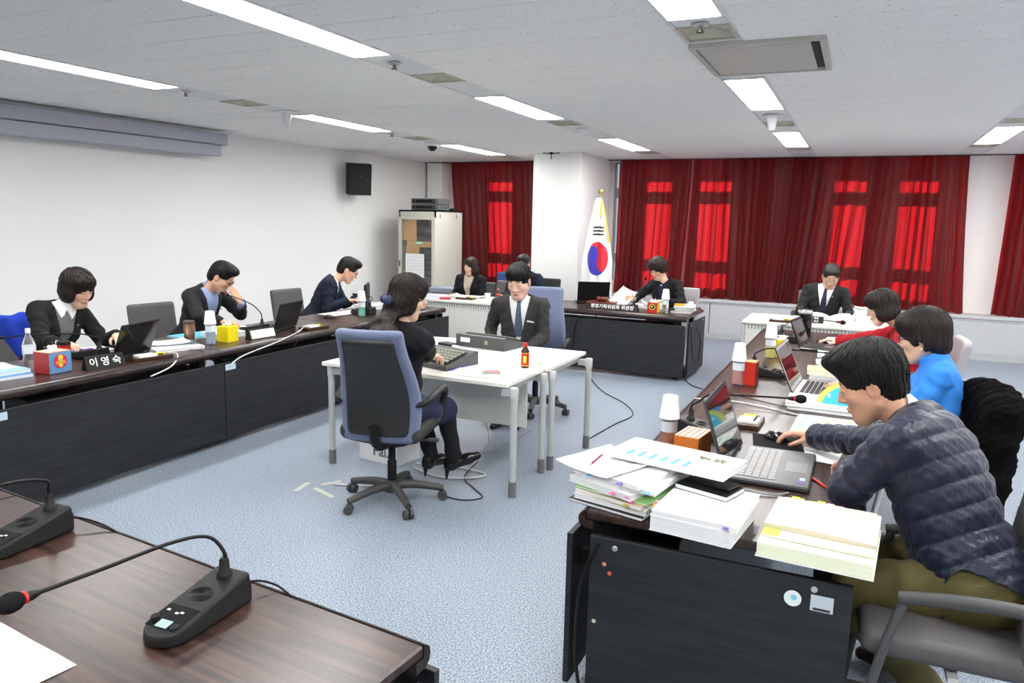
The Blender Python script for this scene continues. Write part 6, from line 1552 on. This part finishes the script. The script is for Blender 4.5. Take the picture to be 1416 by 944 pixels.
# ---- under the centre table: box, cables, tape
t = thing('printer_paper_box', 'white cardboard box with grey lettering on the floor under the centre table', 'box', (-2.98, 4.42, 0), R(-8))
MB().box((0, 0, .10), (.36, .25, .20), .003).build('carton', flat('box_white', (.72, .72, .72), .6), t)
lettering('PaiZ', .11, flat('letter_grey', (.12, .13, .15), .6), t, Matrix.Translation((.055, -.1262, .085)) @ Matrix.Rotation(R(90), 4, 'X'), bold=.002)
lettering('Pament', .03, flat('letter_lgrey', (.35, .35, .36), .6), t, Matrix.Translation((.05, -.1262, .165)) @ Matrix.Rotation(R(90), 4, 'X'))
def cable(label, pts, r, m, g='cables'):
    o = MB().tube(pts, r, 6, smooth=6).build('cable', m, None, 80); return tag(o, label, 'cable', g)
wc = flat('cable_white', (.60, .60, .60), .5); bc = M_black
cable('white cable looping under the stenographer\'s feet', [(-2.70, 4.30, .01), (-2.45, 4.22, .008), (-2.25, 4.30, .008), (-2.20, 4.42, .008), (-2.45, 4.45, .008), (-2.72, 4.36, .02)], .007, wc)
cable('black cable curling on the blue floor beside the shoes', [(-2.30, 3.95, .006), (-2.12, 3.92, .006), (-2.02, 4.02, .006), (-2.14, 4.14, .006), (-2.30, 4.30, .006), (-2.35, 4.60, .02)], .004, bc)
cable('thin grey cable hanging behind the near table panel', [(-2.50, 4.75, .70), (-2.42, 4.80, .35), (-2.36, 4.78, .10), (-2.50, 4.72, .01), (-2.62, 4.70, .01), (-2.40, 4.9, .01), (-2.2, 5.2, .12)], .004, flat('cable_grey', (.35, .35, .35), .5))
cable('short grey cable end leaving the floor tape', [(-2.98, 3.78, .006), (-2.82, 3.82, .012), (-2.68, 3.88, .010)], .006, wc)
cable('black cable across the floor right of the centre table', [(-1.85, 5.6, .006), (-1.80, 6.1, .006), (-1.75, 6.5, .006), (-1.95, 6.9, .006), (-2.3, 7.3, .006), (-2.7, 8.0, .006)], .005, bc)
cable('black cable looping down the side of the chair desk', [(-1.62, 8.24, .64), (-1.60, 8.22, .50), (-1.58, 8.30, .24), (-1.575, 8.55, .20), (-1.575, 8.62, .42), (-1.585, 8.40, .58)], .005, bc)
cable('black cable on the floor beside the chair desk', [(-1.64, 8.20, .03), (-1.50, 8.02, .006), (-1.25, 7.85, .006), (-1.02, 7.72, .006)], .006, bc)
cable('black cable hanging down the front of the chair desk', [(-2.85, 8.24, .655), (-2.93, 8.208, .60), (-2.97, 8.205, .3), (-2.97, 8.21, .05)], .006, bc)
cable('white cable from the laptop over the left row front edge', [(-4.50, 5.34, .745), (-4.33, 5.02, .735), (-4.27, 4.70, .70), (-4.235, 4.30, .655), (-4.232, 4.16, .60)], .005, wc)
cable('thin black cable hanging at the left row laptop', [(-4.44, 5.08, .73), (-4.30, 5.02, .715), (-4.27, 4.92, .64), (-4.30, 4.86, .56)], .004, bc)
cable('white cable bent over the edge beside the memo tray, left row', [(-4.50, 3.76, .735), (-4.36, 3.80, .735), (-4.26, 3.66, .68), (-4.25, 3.48, .64)], .005, wc)
cable('black cable lying across the front edge, left row', [(-4.44, 3.98, .728), (-4.33, 4.0, .728), (-4.26, 3.96, .66), (-4.24, 3.90, .60)], .004, bc)
cable('white cable lying across the right desk behind the near laptop', [(-.80, 4.30, .73), (-.62, 4.36, .727), (-.40, 4.30, .727), (-.22, 4.20, .727)], .004, wc)
cable('thin black cable lying beside the red carton', [(-.80, 4.62, .70), (-.72, 4.62, .727), (-.55, 4.50, .727), (-.30, 4.36, .727)], .003, bc)
cable('black cable coil beside the silver laptop', [(-.40, 5.12, .726), (-.36, 5.04, .726), (-.30, 5.12, .735), (-.36, 5.20, .726), (-.42, 5.10, .73), (-.36, 4.98, .726)], .003, bc)
cable('black cable hanging inside the near end of the right desk', [(-.74, 2.37, .62), (-.80, 2.38, .45), (-.81, 2.375, .2), (-.78, 2.37, .02)], .007, bc)
tp_ = flat('floor_tape', (.48, .47, .42), .6)
for i, (x, y, rz, l) in enumerate(((-3.02, 3.80, R(60), .14), (-2.95, 3.64, R(-20), .22), (-3.14, 3.66, R(100), .16))):
    o = MB().box((0, 0, .0006), (l, .035, .001)).build('floor_tape', tp_, None, None, (x, y, .0005), (0, 0, rz)); tag(o, 'beige tape strip stuck to the floor %s' % ['under the white cable end', 'left of the swivel chair base', 'farthest left of the chair'][i], 'tape', 'floor tape strips')
o = MB().box((0, 0, .003), (.12, .10, .006), .002).build('floor_outlet', tp_, None, None, (1.12, 5.35, .0), (0, 0, .2)); tag(o, 'small metal outlet plate set in the floor at far right', 'outlet')
t = MB().box((0, 0, .0), (.30, .22, .10), .03).build('grey_bag', mat('denim_bag', (.04, .055, .08), .9, bump=(60, .5, .01)), None, None, (-.12, 2.62, .05)); tag(t, 'dark blue bag on the floor under the near desk', 'bag')
